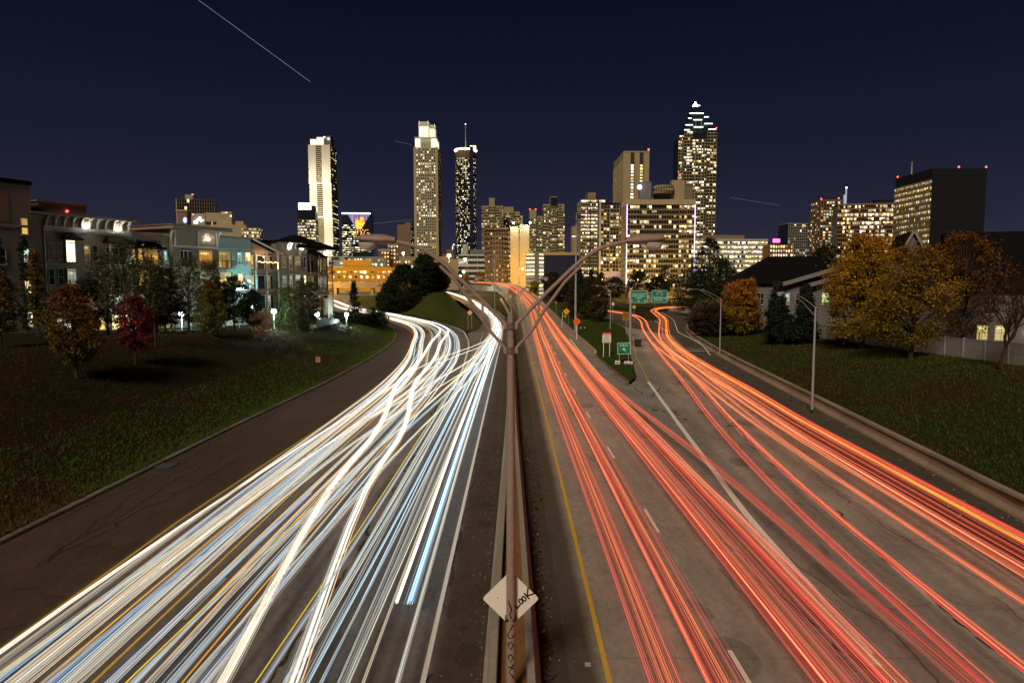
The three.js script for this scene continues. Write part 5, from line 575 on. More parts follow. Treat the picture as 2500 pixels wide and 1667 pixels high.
building('glass_tower', 'grey glass residential tower of thin floor lines in the right skyline', 371, -900, .15, [{ w: 37, d: 24, z: -12, y0: 0, y1: 88, body: M.glassBlue, faces: { f: { cols: 14, rows: 25, pier: .08, span: .16, t: 1, p: .16, rooms: ['far', 'dim', 'dim'] } } }], C.finGrey, (t) => { obj('roof_edge', new GB().box(-18, 18, 88, 89.4, -24, .6), C.grey, t); beacon(t, 14, 91, 0); });
building('residential_tower', 'slim residential tower with gridded balconies and a lit spire beside it', 386, -850, 0, [{ w: 27, d: 26, z: -13, y0: 0, y1: 111, body: M.glassDark, faces: { f: { cols: 8, rows: 31, pier: .24, span: .22, t: .6, p: .34, rooms: ['far', 'warm', 'cool', 'dim'] }, l: { cols: 6, rows: 31, pier: .16, span: .26, t: .8, p: .3, rooms: ['far', 'cool', 'dim'] } } }], C.rust, (t) => { obj('spire', new GB().box(15.5, 17.5, 95, 119, -4, -2).box(17.6, 18.8, 95, 127, -4, -2.6), glow(.35, .42, .5), t); obj('spire_light', new GB().sphere(18.2, 127.5, -3, 1), ledW, t); obj('roof_edge', new GB().box(-14, 14, 111, 112.6, -26, .8), C.rust, t); beacon(t, -13, 113.6, 0); beacon(t, 8, 114.5, 0); });
building('office_block', 'wide beige office block full of lit windows left of the dark monolith', 356, -700, -.2, [{ w: 60, d: 20, z: -10, y0: 0, y1: 90, body: M.glassDark, faces: { f: { cols: 34, rows: 22, pier: .1, span: .32, t: .4, p: .34, rowLit: .24, run: 1, rooms: ['far', 'warm', 'white'] } } }], C.rust, (t) => { obj('roof_edge', new GB().box(-30.3, 30.3, 89.6, 91.2, -20, .7), C.rust, t); obj('penthouse', new GB().box(6, 26, 90, 95, -16, -6), C.dark, t); });
building('monolith_tower', 'big dark tower with a blank front and bands of lit floors on its left side', 304, -480, 0, [{ w: 37, d: 46, z: -23, y0: 0, y1: 89, body: C.dark, faces: { l: { cols: 34, rows: 19, pier: .04, span: .5, t: .4, p: .3, rowLit: .6, run: 1, y1: 82, y0: 6, rooms: ['far', 'warm', 'dim'] } } }], C.tanDark, (t) => { const g = new GB(); for (let y = 5; y < 88; y += 3.1) g.box(-18.4, 18.4, y, y + .16, 0, .07); for (let x = -18; x < 18.4; x += 3) g.box(x, x + .1, 2, 88.6, 0, .05); obj('panel_joint', g, M.black, t); obj('antenna', new GB().cyl(-18, 89, 98, -26, .5, .2, 6), C.pale, t); beacon(t, 18, 90, -.5, .6); beacon(t, -.5, 90, -.5, .6); beacon(t, -18, 90, -44, .6); });
// ---------------------------------------------------------------- apartments on the left bank: u along the front, v up, n towards the road
const AX = -57.1, AZ = -82, AT = 1.0916;
const stucco = wallMat(.27, .2, .145, .9, { map: fineMottle }), stuccoDk = wallMat(.22, .175, .135, .9, { map: fineMottle }), stuccoBr = wallMat(.26, .15, .1, .9, { map: fineMottle }), stuccoBl = wallMat(.3, .31, .29, .9, { map: fineMottle }), apTrim = mat(.36, .33, .3, .7), darkWin = mat(.02, .022, .026, .12), rail = mat(.02, .02, .02, .5, { metalness: .4 }), eave = glow(3.2, 3.3, 2.9);
function apBlock(name, label) { const t = thing(name, label, 'building', [AX, 0, AZ], AT); return t; }
function apWindow(t, u, v, w, h, n = 0, room = null, mull = 1) { // frame proud of the wall, pane behind it
  const g = new GB(), f = .07; g.box(u - f, u + w + f, v - f, v, n - .05, n + .09).box(u - f, u + w + f, v + h, v + h + f, n - .05, n + .09).box(u - f, u, v, v + h, n - .05, n + .08).box(u + w, u + w + f, v, v + h, n - .05, n + .08); if (mull) g.box(u, u + w, v + h * .5 - .03, v + h * .5 + .03, n - .03, n + .05); if (mull > 1) g.box(u + w / 2 - .03, u + w / 2 + .03, v, v + h, n - .03, n + .045); g.box(u - .14, u + w + .14, v - .16, v - f, n - .05, n + .16);
  const o = obj('window', g, apTrim, t), p = new GB(); p.quad([u, v, n + .012], [u + w, v, n + .012], [u + w, v + h, n + .012], [u, v + h, n + .012], roomUV()); obj('pane', p, room ? ROOM[room] : darkWin, o); return o;
}
function apBalcony(t, u, v, w, h, n, depth, room, o = {}) { // recessed lit room, slab, railing of bars
  const p = new GB(); p.quad([u, v, n + .015], [u + w, v, n + .015], [u + w, v + h, n + .015], [u, v + h, n + .015], roomUV()); const b = obj('balcony', new GB().box(u - .15, u + w + .15, v - .22, v, n - .05, n + depth).box(u - .1, u, v, v + h, n - .05, n + .2).box(u + w, u + w + .1, v, v + h, n - .05, n + .2), o.mat || stucco, t);
  obj('balcony_door', p, room ? ROOM[room] : darkWin, b); const d = new GB(); d.box(u + w * .3, u + w * .34, v, v + h * .9, n + .02, n + .06).box(u + w * .64, u + w * .68, v, v + h * .9, n + .02, n + .06).box(u, u + w, v + h * .88, v + h * .93, n + .02, n + .06); obj('door_frame', d, apTrim, b);
  const r = new GB().box(u - .1, u + w + .1, v + 1, v + 1.06, n + depth - .06, n + depth).box(u - .1, u + w + .1, v + .08, v + .12, n + depth - .06, n + depth); for (let x = u - .08; x < u + w + .1; x += .13) r.box(x, x + .025, v + .1, v + 1, n + depth - .05, n + depth - .025); obj('railing', r, rail, b, 'stuff');
  if (o.posts) for (const x of [u - .1, u + w - .04]) obj('post', new GB().box(x, x + .16, v - .2, v + h + .5, n + depth - .17, n + depth - .01), o.postMat || apTrim, b); return b;
}
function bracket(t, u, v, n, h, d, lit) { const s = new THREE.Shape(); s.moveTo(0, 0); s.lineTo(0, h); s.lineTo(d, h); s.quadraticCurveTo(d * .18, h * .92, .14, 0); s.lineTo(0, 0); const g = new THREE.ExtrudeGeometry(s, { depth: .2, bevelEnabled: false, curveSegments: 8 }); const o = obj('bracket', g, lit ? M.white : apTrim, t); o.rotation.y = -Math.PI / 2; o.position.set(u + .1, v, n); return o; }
function eaveLamp(t, u, v, n, cd = 7) { obj('eave_lamp', new GB().box(u - .14, u + .14, v - .12, v + .05, n + .02, n + .2), glow(14, 14, 12), t); const L = new THREE.PointLight(new THREE.Color().setRGB(1, .98, .84), cd); L.position.set(u, v + .12, n + .3); L.shadow.radius = 5; t.add(L); }
rnd = rng(61);
{ // end tower at the frame's left edge
  const t = apBlock('apartment_block', 'tall dark apartment end block cut by the left edge of the picture');
  obj('wall', new GB().box(-14, .35, 3, 21.5, -12, 1.2), stuccoDk, t); obj('parapet', new GB().box(-14.2, .5, 21.5, 22, -12.2, 1.4).box(-14.2, -3, 21.6, 22.6, -12.2, 1.5), M.roof, t); obj('wall_panel', new GB().box(-9, -2, 17.2, 20.9, 1.2, 1.26), stuccoBr, t); obj('string_course', new GB().box(-14.1, .45, 16.6, 16.9, 1.2, 1.34), stucco, t);
  for (const [v, r] of [[15.9, 'white'], [12.4, 'cool'], [9.1, 'apt'], [5.2, 'white']]) apWindow(t, -.75, v, .62, 1.75, 1.2, r, 1); for (const v of [12.4, 9.1]) apWindow(t, -3.4, v, .8, 1.7, 1.2, null);
}
{ // grey block with the bracketed cornice
  const t = apBlock('apartment_block', 'grey stucco apartment block with a curved bracket cornice and two bright eave lights');
  obj('wall', new GB().box(.4, 13.3, 3, 18, -13, 0), stucco, t); obj('cornice', new GB().box(.2, 13.9, 18.35, 18.62, -13, 1.35).box(.3, 13.5, 18, 18.35, -13, .2), stuccoDk, t); obj('string_course', new GB().box(2.2, 13.35, 16.75, 17.15, 0, .16).box(2.2, 13.35, 16.5, 16.75, 0, .08), apTrim, t); obj('penthouse', new GB().box(3.2, 9, 18.6, 20.2, -9, -2.4).box(3, 9.2, 20.2, 20.4, -9.2, -2.2), stucco, t); obj('warning_light', new GB().sphere(6.5, 19.3, -2.3, .14), M.redLamp, t); obj('downpipe', new GB().tube([[2.25, 3.6, .1], [2.25, 16.5, .1]], .08, 6), apTrim, t); obj('wall_panel', new GB().box(2.6, 4.3, 12.7, 15.8, 0, .03), stuccoBr, t);
  for (let k = 0; k < 11; k++) bracket(t, 2.6 + k * 1.04, 17.15, .02, 1.2, 1.15, 0); eaveLamp(t, 7.3, 17.25, .1); eaveLamp(t, 11.45, 17.25, .1);
  for (const u of [2.65, 3.75]) { for (const v of [13.2, 10.1, 6.9]) apWindow(t, u, v, .55, 1.85, 0, v > 13 ? 'dim' : null); }
  const aw = (u0, u1, v, n = 1.1) => obj('awning_roof', new GB().quad([u0 - .2, v, n], [u1 + .2, v, n], [u1 - .5, v + .75, 0], [u0 + .5, v + .75, 0]).tri([u0 - .2, v, n], [u0 + .5, v + .75, 0], [u0 - .2, v, 0]).tri([u1 + .2, v, n], [u1 + .2, v, 0], [u1 - .5, v + .75, 0]).box(u0 - .2, u1 + .2, v - .16, v, 0, n), M.roof, t);
  apBalcony(t, 4.75, 12.9, 1.1, 2.6, 0, .55, 'white'); aw(4.4, 6.2, 15.75); apWindow(t, 7.0, 13.2, .7, 1.8, 0, 'dim'); apWindow(t, 8.1, 13.2, .6, 1.8, 0, null); apBalcony(t, 9.8, 12.75, 2.6, 2.45, 0, 1.1, null, { posts: 1 }); aw(9.6, 13, 15.55, 1.5); apWindow(t, 12.72, 13.2, .42, 1.9, 0, 'dim');
  for (const v of [9.6, 6.4]) { apBalcony(t, 4.75, v, 1.1, 2.4, 0, .55, v > 9 ? 'dim' : null); apWindow(t, 7.2, v + .4, .7, 1.7, 0, v < 9 ? 'apt' : null); apBalcony(t, 9.8, v, 2.6, 2.4, 0, 1.1, v < 9 ? 'dim' : null, { posts: 1 }); }
  apWindow(t, 3.1, 4.2, 1.8, 1.7, 0, 'white', 2); apWindow(t, 8.4, 4, .8, 2, 0, 'apt'); apWindow(t, 10.2, 3.9, 2.4, 2.4, 0, 'white', 2);
}
{ const t = apBlock('apartment_block', 'lower recessed apartment block with a warm lit bay under a dark awning roof');
  obj('wall', new GB().box(13.35, 19.4, 3, 16.9, -13, -.6), stucco, t); obj('parapet', new GB().box(13.36, 18.3, 16.9, 17.25, -13, -.3).box(18.3, 19.45, 16.7, 17, -13, -.35), stuccoBr, t); const g = new GB(); for (const u of [13.7, 14.5, 17.2, 17.8]) g.box(u, u + .25, 15.9, 16.2, -.6, -.56); obj('vent', g, M.black, t); obj('brown_band', new GB().box(13.36, 17.9, 14.95, 15.25, -.6, -.48), stuccoBr, t);
  apWindow(t, 13.55, 13.15, .62, 1.65, -.6, 'aptWarm'); apBalcony(t, 14.6, 12.7, 3, 2.35, -.6, 1.3, 'aptWarm', { posts: 1 }); obj('awning_roof', new GB().quad([14.2, 15.15, .9], [18, 15.15, .9], [17.3, 16, -.6], [14.9, 16, -.6]).box(14.2, 18, 14.98, 15.15, -.6, .9), M.roof, t); apWindow(t, 18.4, 13.2, .62, 1.6, -.6, 'cool');
  for (const v of [9.6, 6.4]) { apWindow(t, 13.55, v + .4, .62, 1.65, -.6, v > 9 ? null : 'dim'); apBalcony(t, 14.6, v, 3, 2.3, -.6, 1.3, v > 9 ? 'apt' : 'dim', { posts: 1 }); apWindow(t, 18.4, v + .4, .62, 1.6, -.6, v > 9 ? 'white' : 'dim'); } apWindow(t, 18.2, 4, .8, 1.8, -.6, 'apt'); apWindow(t, 14, 4, 1.2, 1.8, -.6, null, 2);
}
{ const t = apBlock('apartment_block', 'grey apartment block with a broad flat roof slab and warm lit corner balconies');
  obj('wall', new GB().box(19.4, 27, 3, 17.9, -13, .3), stuccoDk, t); obj('wall', new GB().box(27, 30.3, 3, 17.2, -13, .25).box(30.3, 33.4, 3, 17.2, -13, .1), stuccoBl, t, 0); obj('roof_slab', new GB().box(18.5, 28.6, 17.95, 18.45, -13, 1.7).box(18.3, 28.8, 18.45, 18.55, -13.2, 1.9), stucco, t); obj('parapet', new GB().box(27, 33.5, 17.2, 17.5, -13, .45), stuccoDk, t); obj('string_course', new GB().box(19.3, 27.1, 15.45, 15.7, .3, .45).box(27, 33.45, 15.5, 15.65, .25, .36), apTrim, t);
  obj('recess_panel', new GB().box(19.9, 23.2, 15.9, 17.8, .3, .34).box(23.6, 26.7, 15.9, 17.8, .3, .34), stucco, t); for (const u of [23.4, 26.7, 19.6]) obj('panel_frame', new GB().box(u, u + .2, 15.7, 17.9, .3, .5), apTrim, t); eaveLamp(t, 25.2, 16.7, .36, 9); bracket(t, 27.05, 16.2, .2, 1.7, 1.1, 0); bracket(t, 19.2, 16.2, .2, 1.7, 1.1, 0);
  apBalcony(t, 20.4, 12.7, 2, 2.5, .3, .5, null, { mat: stuccoDk }); apBalcony(t, 23.5, 12.7, 2.4, 2.45, .3, .9, 'aptWarm', { mat: stuccoDk }); apBalcony(t, 26.95, 12.7, 2.3, 2.45, .3, .9, 'apt', { mat: stuccoDk }); apBalcony(t, 23.5, 9.55, 2.4, 2.4, .3, .9, 'apt', { mat: stuccoDk }); apBalcony(t, 27, 9.55, 2.3, 2.4, .3, .9, 'apt', { mat: stuccoDk });
  for (const [u, v, r] of [[30.55, 13.3, 'cool'], [32.15, 13.3, 'apt'], [30.5, 9.9, 'white'], [32.1, 9.9, 'dim'], [30.5, 6.8, 'cool'], [32.1, 6.8, null], [21, 10, null], [21, 6.7, 'dim'], [24.2, 6.5, 'dim'], [27.6, 6.6, null], [19.9, 4, 'white'], [28.2, 4, 'white']]) apWindow(t, u, v, u > 30 ? 1 : 1.1, 1.85, .25, r);
  obj('name_sign', new GB().box(30.2, 32.2, 9.25, 9.65, .3, .42), glow(4, 5, 5), t); { const L = new THREE.PointLight(new THREE.Color().setRGB(.35, .95, 1), 60); L.position.set(31.1, 10.6, 2.2); t.add(L); obj('wall_lamp', new GB().sphere(31.1, 10.6, 2.2, .12), glow(4, 10, 11), t); }
}
{ const t = apBlock('apartment_block', 'brown apartment wing with gables, stacked balconies and string lights by the road bend');
  obj('wall', new GB().box(33.45, 39, 3, 15.3, -12, -.7), stuccoBr, t); obj('gable_wall', new GB().quad([33.45, 15.3, -.7], [38.9, 15.3, -.7], [38.9, 15.35, -.7], [33.45, 17.2, -.7]), stuccoBr, t); obj('roof', new GB().quad([33.3, 17.45, .8], [39.5, 15.3, .8], [39.5, 15.3, -12], [33.3, 17.45, -12]).quad([33.3, 17.25, .8], [39.5, 15.1, .8], [39.5, 15.3, .8], [33.3, 17.45, .8]), M.roof, t); obj('barge_board', new GB().bar([33.3, 17.3, .82], [39.5, 15.15, .82], .12, .26), apTrim, t);
  for (const [v, r] of [[12.6, 'aptWarm'], [9.4, null], [6.2, 'dim']]) { apBalcony(t, 33.8, v, 4.7, 2.5, -.7, 1.5, null, { mat: stuccoBr, posts: 1 }); apWindow(t, 33.9, v + .2, .6, 1.9, -.66, r || 'apt', 1); apWindow(t, 37.3, v + .2, .6, 1.9, -.66, r && r !== 'dim' ? 'aptWarm' : 'apt', 1); obj('post', new GB().box(36, 36.16, v - .2, v + 2.9, .6, .78), apTrim, t); }
  { const g = new GB(); for (let k = 0; k < 26; k++) g.sphere(34.2 + k * .16, 13.72 + .08 * Math.sin(k * .9), .86, .045, 5, 4); for (let k = 0; k < 7; k++) g.sphere(38.3, 12.7 + k * .16, .86, .05, 5, 4); obj('string_light', g, glow(9, 6, 2.6), t, 'stuff'); const L = new THREE.PointLight(new THREE.Color().setRGB(1, .62, .3), 26); L.position.set(36, 14.6, .1); t.add(L); obj('ceiling_lamp', new GB().sphere(36, 14.6, .1, .09), glow(9, 6, 3), t); }
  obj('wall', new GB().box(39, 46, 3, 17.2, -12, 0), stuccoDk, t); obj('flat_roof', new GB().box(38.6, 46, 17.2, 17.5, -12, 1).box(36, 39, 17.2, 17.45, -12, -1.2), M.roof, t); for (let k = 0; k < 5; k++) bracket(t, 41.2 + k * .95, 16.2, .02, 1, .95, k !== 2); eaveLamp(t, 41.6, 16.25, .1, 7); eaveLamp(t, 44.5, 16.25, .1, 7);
  for (const v of [13.1, 9.9, 6.7]) { apWindow(t, 40.1, v, .75, 1.7, 0, v > 13 ? 'apt' : 'dim', 2); apWindow(t, 41.7, v - .3, .6, 2.2, 0, v < 13 ? 'apt' : 'dim'); apBalcony(t, 42.9, v - .4, 1.3, 2.3, 0, .7, v > 9 ? 'dim' : null, { mat: stuccoDk }); apWindow(t, 45, v, .5, 1.8, 0, v < 10 ? 'white' : null); }
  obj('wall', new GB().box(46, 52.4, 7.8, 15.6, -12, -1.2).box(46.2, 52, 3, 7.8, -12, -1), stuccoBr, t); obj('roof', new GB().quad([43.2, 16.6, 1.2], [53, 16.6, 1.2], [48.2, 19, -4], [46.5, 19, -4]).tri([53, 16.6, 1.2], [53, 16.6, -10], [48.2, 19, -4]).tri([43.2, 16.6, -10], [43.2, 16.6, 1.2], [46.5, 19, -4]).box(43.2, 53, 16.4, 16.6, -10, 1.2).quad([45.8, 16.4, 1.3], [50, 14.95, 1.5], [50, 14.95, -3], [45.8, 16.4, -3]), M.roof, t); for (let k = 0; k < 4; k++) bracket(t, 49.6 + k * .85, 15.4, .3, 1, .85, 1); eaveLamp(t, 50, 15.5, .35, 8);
  for (const v of [12.3, 9.1, 8.1 - 2.1]) { apBalcony(t, 46.5, v, 2.2, 2.5, -1.2, 1.5, v > 12 ? null : 'dim', { mat: stuccoBr, posts: 1, postMat: stuccoBr }); apBalcony(t, 49.6, v, 2.4, 2.5, -1.2, 1.5, v > 9 ? 'dim' : null, { mat: stuccoBr, posts: 1, postMat: stuccoBr }); apWindow(t, 49.9, v + .2, .6, 2, -1.18, 'apt', 1); }
  obj('stone_pier', new GB().box(50, 51.2, 2.4, 7.6, -.2, .9), apTrim, t);
}
{ // plank fence, slim rail posts before the apartments
  const t = thing('plank_fence', 'pale vertical plank fence between the two right garden lamps', 'fence', [-30.8, 3.1, -109.5], 1.62), m = [.3, .36, .26].map((v) => mat(v, v, v * 1.02, .9, { map: fineMottle })); for (let k = 0; k < 62; k++) { const o = obj('plank', new GB().box(k * .3, k * .3 + .27, -.5 - k * .014, 1.75 - k * .018 + rr(-.03, .03), -.02, .02), m[k % 3], t); } obj('rail', new GB().bar([0, 1.3, -.05], [18.6, .25, -.05], .08), m[0], t);
}
{ const t = thing('rail_fence', 'thin metal post fence along the lawn in front of the apartments', 'fence', [-44.5, 4.1, -86.5], 1.09); for (let k = 0; k < 9; k++) obj('post', new GB().cyl(k * 2.6, -.3, 1.5, 0, .035, .035, 6), M.galv, t); obj('rail', new GB().box(0, 20.8, 1.3, 1.34, -.02, .02), M.galv, t); obj('rail', new GB().box(0, 20.8, .5, .53, -.02, .02), M.galv, t); }

// ---------------------------------------------------------------- right side: panel fence and houses
{
  const P = [[46.6, -52], [46.3, -58], [45.9, -64], [45.6, -70], [45.6, -76], [45.7, -82], [45.9, -88], [46.2, -94], [46.4, -100], [46.6, -106], [46.4, -112], [46, -118], [45.4, -124]], t = thing('panel_fence', 'long weathered pale panel fence along the top of the right slope', 'fence'), m = [.34, .4, .3].map((v) => wallMat(v, v * .97, v * .93, .9, { map: fineMottle }));
  P.slice(1).forEach(([x, z], k) => { const [a, b] = P[k]; for (let h = 0; h < 2; h++) { const A = [lerp(a, x, h / 2), lerp(b, z, h / 2)], B = [lerp(a, x, (h + 1) / 2), lerp(b, z, (h + 1) / 2)], y = bankR(A[0], A[1]) - .1, L = Math.hypot(B[0] - A[0], B[1] - A[1]), o = obj('fence_panel', new GB().box(.1, L - .1, 0, .98, -.04, .04).box(.1, L - .1, 1.0, 2, -.035, .035).box(.1, L - .1, 1.95, 2.05, -.06, .06), m[(k + h) % 3], t); o.position.set(A[0], y, A[1]); o.rotation.y = Math.atan2(-(B[1] - A[1]), B[0] - A[0]); const q = obj('fence_post', new GB().box(-.1, .1, -.2, 2.15, -.1, .1), m[(k + 1) % 3], t); q.position.set(A[0], y, A[1]); } });
}
const siding = wallMat(.18, .17, .18, .9, { map: fineMottle }), sideTrim = mat(.24, .21, .18, .8);
function clap(g, x0, x1, y0, y1, z) { for (let y = y0; y < y1; y += .28) g.quad([x0, y, z + .05], [x1, y, z + .05], [x1, Math.min(y1, y + .28), z], [x0, Math.min(y1, y + .28), z]); }
{ // big house with the long dark roof
  const t = thing('townhouse', 'pale townhouse with huge dark roof and steep white gable behind orange trees', 'house', [60.4, .7, -84], -.32);
  obj('wall', new GB().box(-10.6, 26, 0, 9.2, -14, 0), siding, t); const c = new GB(); clap(c, -10.5, 26, .2, 9.1, .02); obj('siding', c, siding, t); obj('roof', new GB().quad([-6.2, 9, 1], [28, 9, 1], [28, 16.2, -7], [-6.2, 16.2, -7]).quad([28, 9, -15], [-6.2, 9, -15], [-6.2, 16.2, -7], [28, 16.2, -7]).box(-6.2, 28, 8.8, 9, .6, 1.05), M.roof, t);
  obj('gable_wall', new GB().tri([-14.4, 9.2, 1.2], [-8, 9.2, 1.2], [-11.2, 15.6, 1.2]).box(-14.4, -8, 0, 9.2, -6, 1.2), siding, t); obj('gable_roof', new GB().quad([-7.5, 8.6, 1.7], [-7.5, 8.6, -9], [-11.2, 16, -9], [-11.2, 16, 1.7]).quad([-14.9, 8.6, -9], [-14.9, 8.6, 1.7], [-11.2, 16, 1.7], [-11.2, 16, -9]), M.roof, t); obj('barge_board', new GB().bar([-14.9, 8.6, 1.72], [-11.2, 16, 1.72], .1, .3).bar([-7.5, 8.6, 1.72], [-11.2, 16, 1.72], .1, .3), sideTrim, t);
  for (const [u, v, w, h, r] of [[-3.6, 2.7, 1.1, 1.7, 'aptWarm'], [-1.7, 2.7, 1.3, 1.7, 'aptWarm'], [5, 2.2, 1.3, 2, 'apt'], [-3, 5.9, 1.2, 2, null], [1.5, 5.9, 1.2, 2, null], [6, 5.9, 1.2, 2, null], [11, 5.9, 1.3, 2, null], [14, .8, 1.2, 2, null], [10, .8, 1.2, 2, null]]) { apWindow(t, u, v, w, h, .06, r, 2); }
  obj('porch_lamp', new GB().sphere(1.6, 3.7, .4, .16), glow(14, 12, 9), t); obj('corner_board', new GB().box(3.2, 3.45, 0, 9, .02, .12).box(8.4, 8.65, 0, 9, .02, .12).box(13, 13.25, 0, 9, .02, .12), sideTrim, t);
}
{ const t = thing('townhouse', 'right edge house roof end with a pale brown sloping fascia over the bare tree', 'house', [56, 2, -62], -.3); obj('roof', new GB().quad([-3.4, 6.4, 1], [12, 10.2, 1], [12, 10.2, -6], [-3.4, 6.4, -6]), M.roof, t); obj('fascia', new GB().bar([-3.4, 6.3, 1.05], [12, 10.1, 1.05], .14, .8), wallMat(.2, .14, .09), t); obj('wall', new GB().box(-2.6, 12, 0, 6.5, -6, .2), siding, t); obj('corner_post', new GB().box(-3.4, -3.05, 0, 6.3, .5, 1), sideTrim, t); apWindow(t, -.6, .6, 1.6, 2.2, .24, null, 2); apWindow(t, 2.4, 3.6, 1.4, 1.9, .24, null, 2); }
{ const t = thing('townhouse', 'row house with dark hipped roofs and two slanting roof edges left of orange trees', 'house', [53, 2, -124], -.16);
  obj('wall', new GB().box(-13, 14, 0, 8.4, -14, 0), siding, t); const c = new GB(); clap(c, -12.9, 14, .2, 8.3, .02); obj('siding', c, siding, t); obj('roof', new GB().quad([-14, 8.3, 1], [9, 8.3, 1], [3, 13.4, -7], [-6, 13.4, -7]).tri([-14, 8.3, -15], [-14, 8.3, 1], [-6, 13.4, -7]).tri([9, 8.3, 1], [9, 8.3, -15], [3, 13.4, -7]), M.roof, t);
  for (const [x, y] of [[-5, 8.2], [-.6, 8.0]]) { obj('roof_fascia', new GB().bar([x, y, 1.6], [x + 14, y + 4.2, .4], .14, .7), mat(.2, .185, .17, .85), t); obj('roof', new GB().quad([x, y + .3, 1.5], [x + 14, y + 4.5, .3], [x + 14, y + 4.5, -6], [x, y + .3, -6]), M.roof, t); }
  for (const [u, v, r] of [[-4.6, 4.6, 'cool'], [-2.4, 4.6, null], [2, 4.6, 'cool'], [4.4, 4.6, null], [-9, 4.6, null], [-4.6, 1, null]]) apWindow(t, u, v, 1.1, 2, .06, r, 2); }
// ---------------------------------------------------------------- trees
const leafMat = new THREE.MeshPhysicalMaterial({ vertexColors: true, side: THREE.DoubleSide, roughness: .8, transmission: .2, thickness: 0, specularIntensity: .25 });
function profile(kind, t) { return kind === 'cone' ? Math.pow(1 - t, .75) * (.35 + .65 * smooth(t * 7)) : kind === 'column' ? Math.pow(Math.sin(Math.PI * clamp(.08 + t * .9)), .5) * (1 - .35 * t) : kind === 'egg' ? Math.pow(Math.sin(Math.PI * Math.pow(clamp(t * .96 + .03), .72)), .7) : Math.pow(Math.sin(Math.PI * clamp(.1 + t * .86)), .62); }
// crown: limbs out to clumps, each a spray of leaf-sized faces
function tree(name, label, category, x, z, o) {
  const { h, w, kind = 'round', trunk = .25, cols, leaf = .26, clumps = 110, per = 34, seed = 1, group, open = 0, y = null, tr = .12 } = o; rnd = rng(seed * 97 + 5);
  const y0 = y ?? (x < 0 ? bankL(x, z) : bankR(x, z)), t = thing(name, label, category, [x, y0, z], 0, group), wood = new GB(), g = new GB(true), H0 = h * trunk, HC = h - H0;
  const lean = rr(-.03, .03) * h; wood.tube([[0, -.4, 0], [lean * .2, H0, 0], [lean * .6, H0 + HC * .45, .05], [lean, h * .94, 0]], (q) => tr * lerp(1.25, .12, q), 7);
  const lobes = Array.from({ length: 12 }, () => [rr(0, 6.28), rr(0, 1), rr(-.48, .4)]);
  for (let k = 0; k < clumps; k++) {
    const q = clamp(Math.pow(rnd(), kind === 'cone' || kind === 'egg' ? 1.25 : .95)), a = rr(0, 6.283); let R = w / 2 * profile(kind, q); for (const [la, lq, lv] of lobes) R *= 1 + lv * Math.max(0, Math.cos(a - la)) * Math.max(0, 1 - 3 * Math.abs(q - lq));
    const rad = R * Math.sqrt(rr(.12, 1)), c = [lean * q + rad * Math.cos(a), H0 + HC * q, rad * Math.sin(a)], cs = (.1 + .085 * w) * rr(.4, 1.35) * (kind === 'column' ? .8 : 1);
    if (k % 3 === 0) { const s = clamp(q - .18 - .12 * rnd(), 0, 1); wood.tube([[lean * s, H0 + HC * s * .9, 0], [lean * q + rad * .55 * Math.cos(a), H0 + HC * lerp(s, q, .62), rad * .55 * Math.sin(a)], c], (p) => tr * lerp(.34, .06, p), 4); }
    const base = cols.length > 2 ? (q < .5 ? mix3(cols[0], cols[1], q * 2) : mix3(cols[1], cols[2], q * 2 - 1)) : mix3(cols[0], cols[1], q), tone = rr(.5, 1.4), alt = pick(cols), cc = mix3(base, alt, rnd() * .35).map((v) => v * tone), n = Math.round(per * rr(.5, 1.4) * (1 - open * rnd()));
    for (let i = 0; i < n; i++) {
      const e = () => (rnd() + rnd() + rnd() - 1.5) * .9, p = [c[0] + cs * e(), c[1] + cs * .8 * e(), c[2] + cs * e()], s = leaf * rr(.6, 1.3), u = new THREE.Vector3(rr(-1, 1), rr(-.7, .5), rr(-1, 1)).normalize(), v = new THREE.Vector3(rr(-1, 1), rr(-1, 1), rr(-1, 1)).cross(u).normalize(), k2 = rr(.75, 1.25), col = cc.map((m) => m * k2);
      const P = (a2, b2) => [p[0] + u.x * s * a2 + v.x * s * b2, p[1] + u.y * s * a2 + v.y * s * b2, p[2] + u.z * s * a2 + v.z * s * b2]; g.quad(P(-.5, 0), P(0, -.3), P(.5, 0), P(0, .3), null, col);
    }
  }
  obj('trunk', wood, M.bark, t); obj('crown', g, leafMat, t); return t;
}
const GREEN = [[.035, .05, .012], [.055, .07, .016]], DKGREEN = [[.014, .022, .008], [.024, .034, .011]], FIR = [[.016, .026, .016], [.026, .038, .022]], ORG = [[.15, .13, .016], [.33, .16, .016], [.4, .14, .014]], GOLDT = [[.19, .16, .014], [.36, .21, .014], [.42, .19, .012]], MAPLE = [[.075, .085, .016], [.13, .075, .014], [.2, .06, .012]], WINE = [[.13, .022, .02], [.17, .02, .022], [.1, .018, .018]], PINK = [[.24, .11, .075], [.2, .09, .05]], YG = [[.1, .11, .014], [.13, .13, .016], [.18, .1, .014]], DRY = [[.055, .06, .03], [.085, .08, .035]];
tree('maple_tree', 'half seen brown orange maple at the left edge of the picture', 'tree', -42.8, -58, { h: 6.4, w: 3.6, kind: 'egg', trunk: .24, cols: MAPLE, clumps: 120, seed: 1 });
tree('cypress_tree', 'dark slim cypress at the far left edge before the end block', 'tree', -56, -76, { h: 10.5, w: 1.9, kind: 'column', trunk: .05, cols: FIR, leaf: .2, clumps: 130, seed: 2 });
tree('cypress_tree', 'dark cypress column beside the narrow white lit windows', 'tree', -53.4, -76.5, { h: 10.8, w: 1.9, kind: 'column', trunk: .05, cols: FIR, leaf: .2, clumps: 130, seed: 3 });
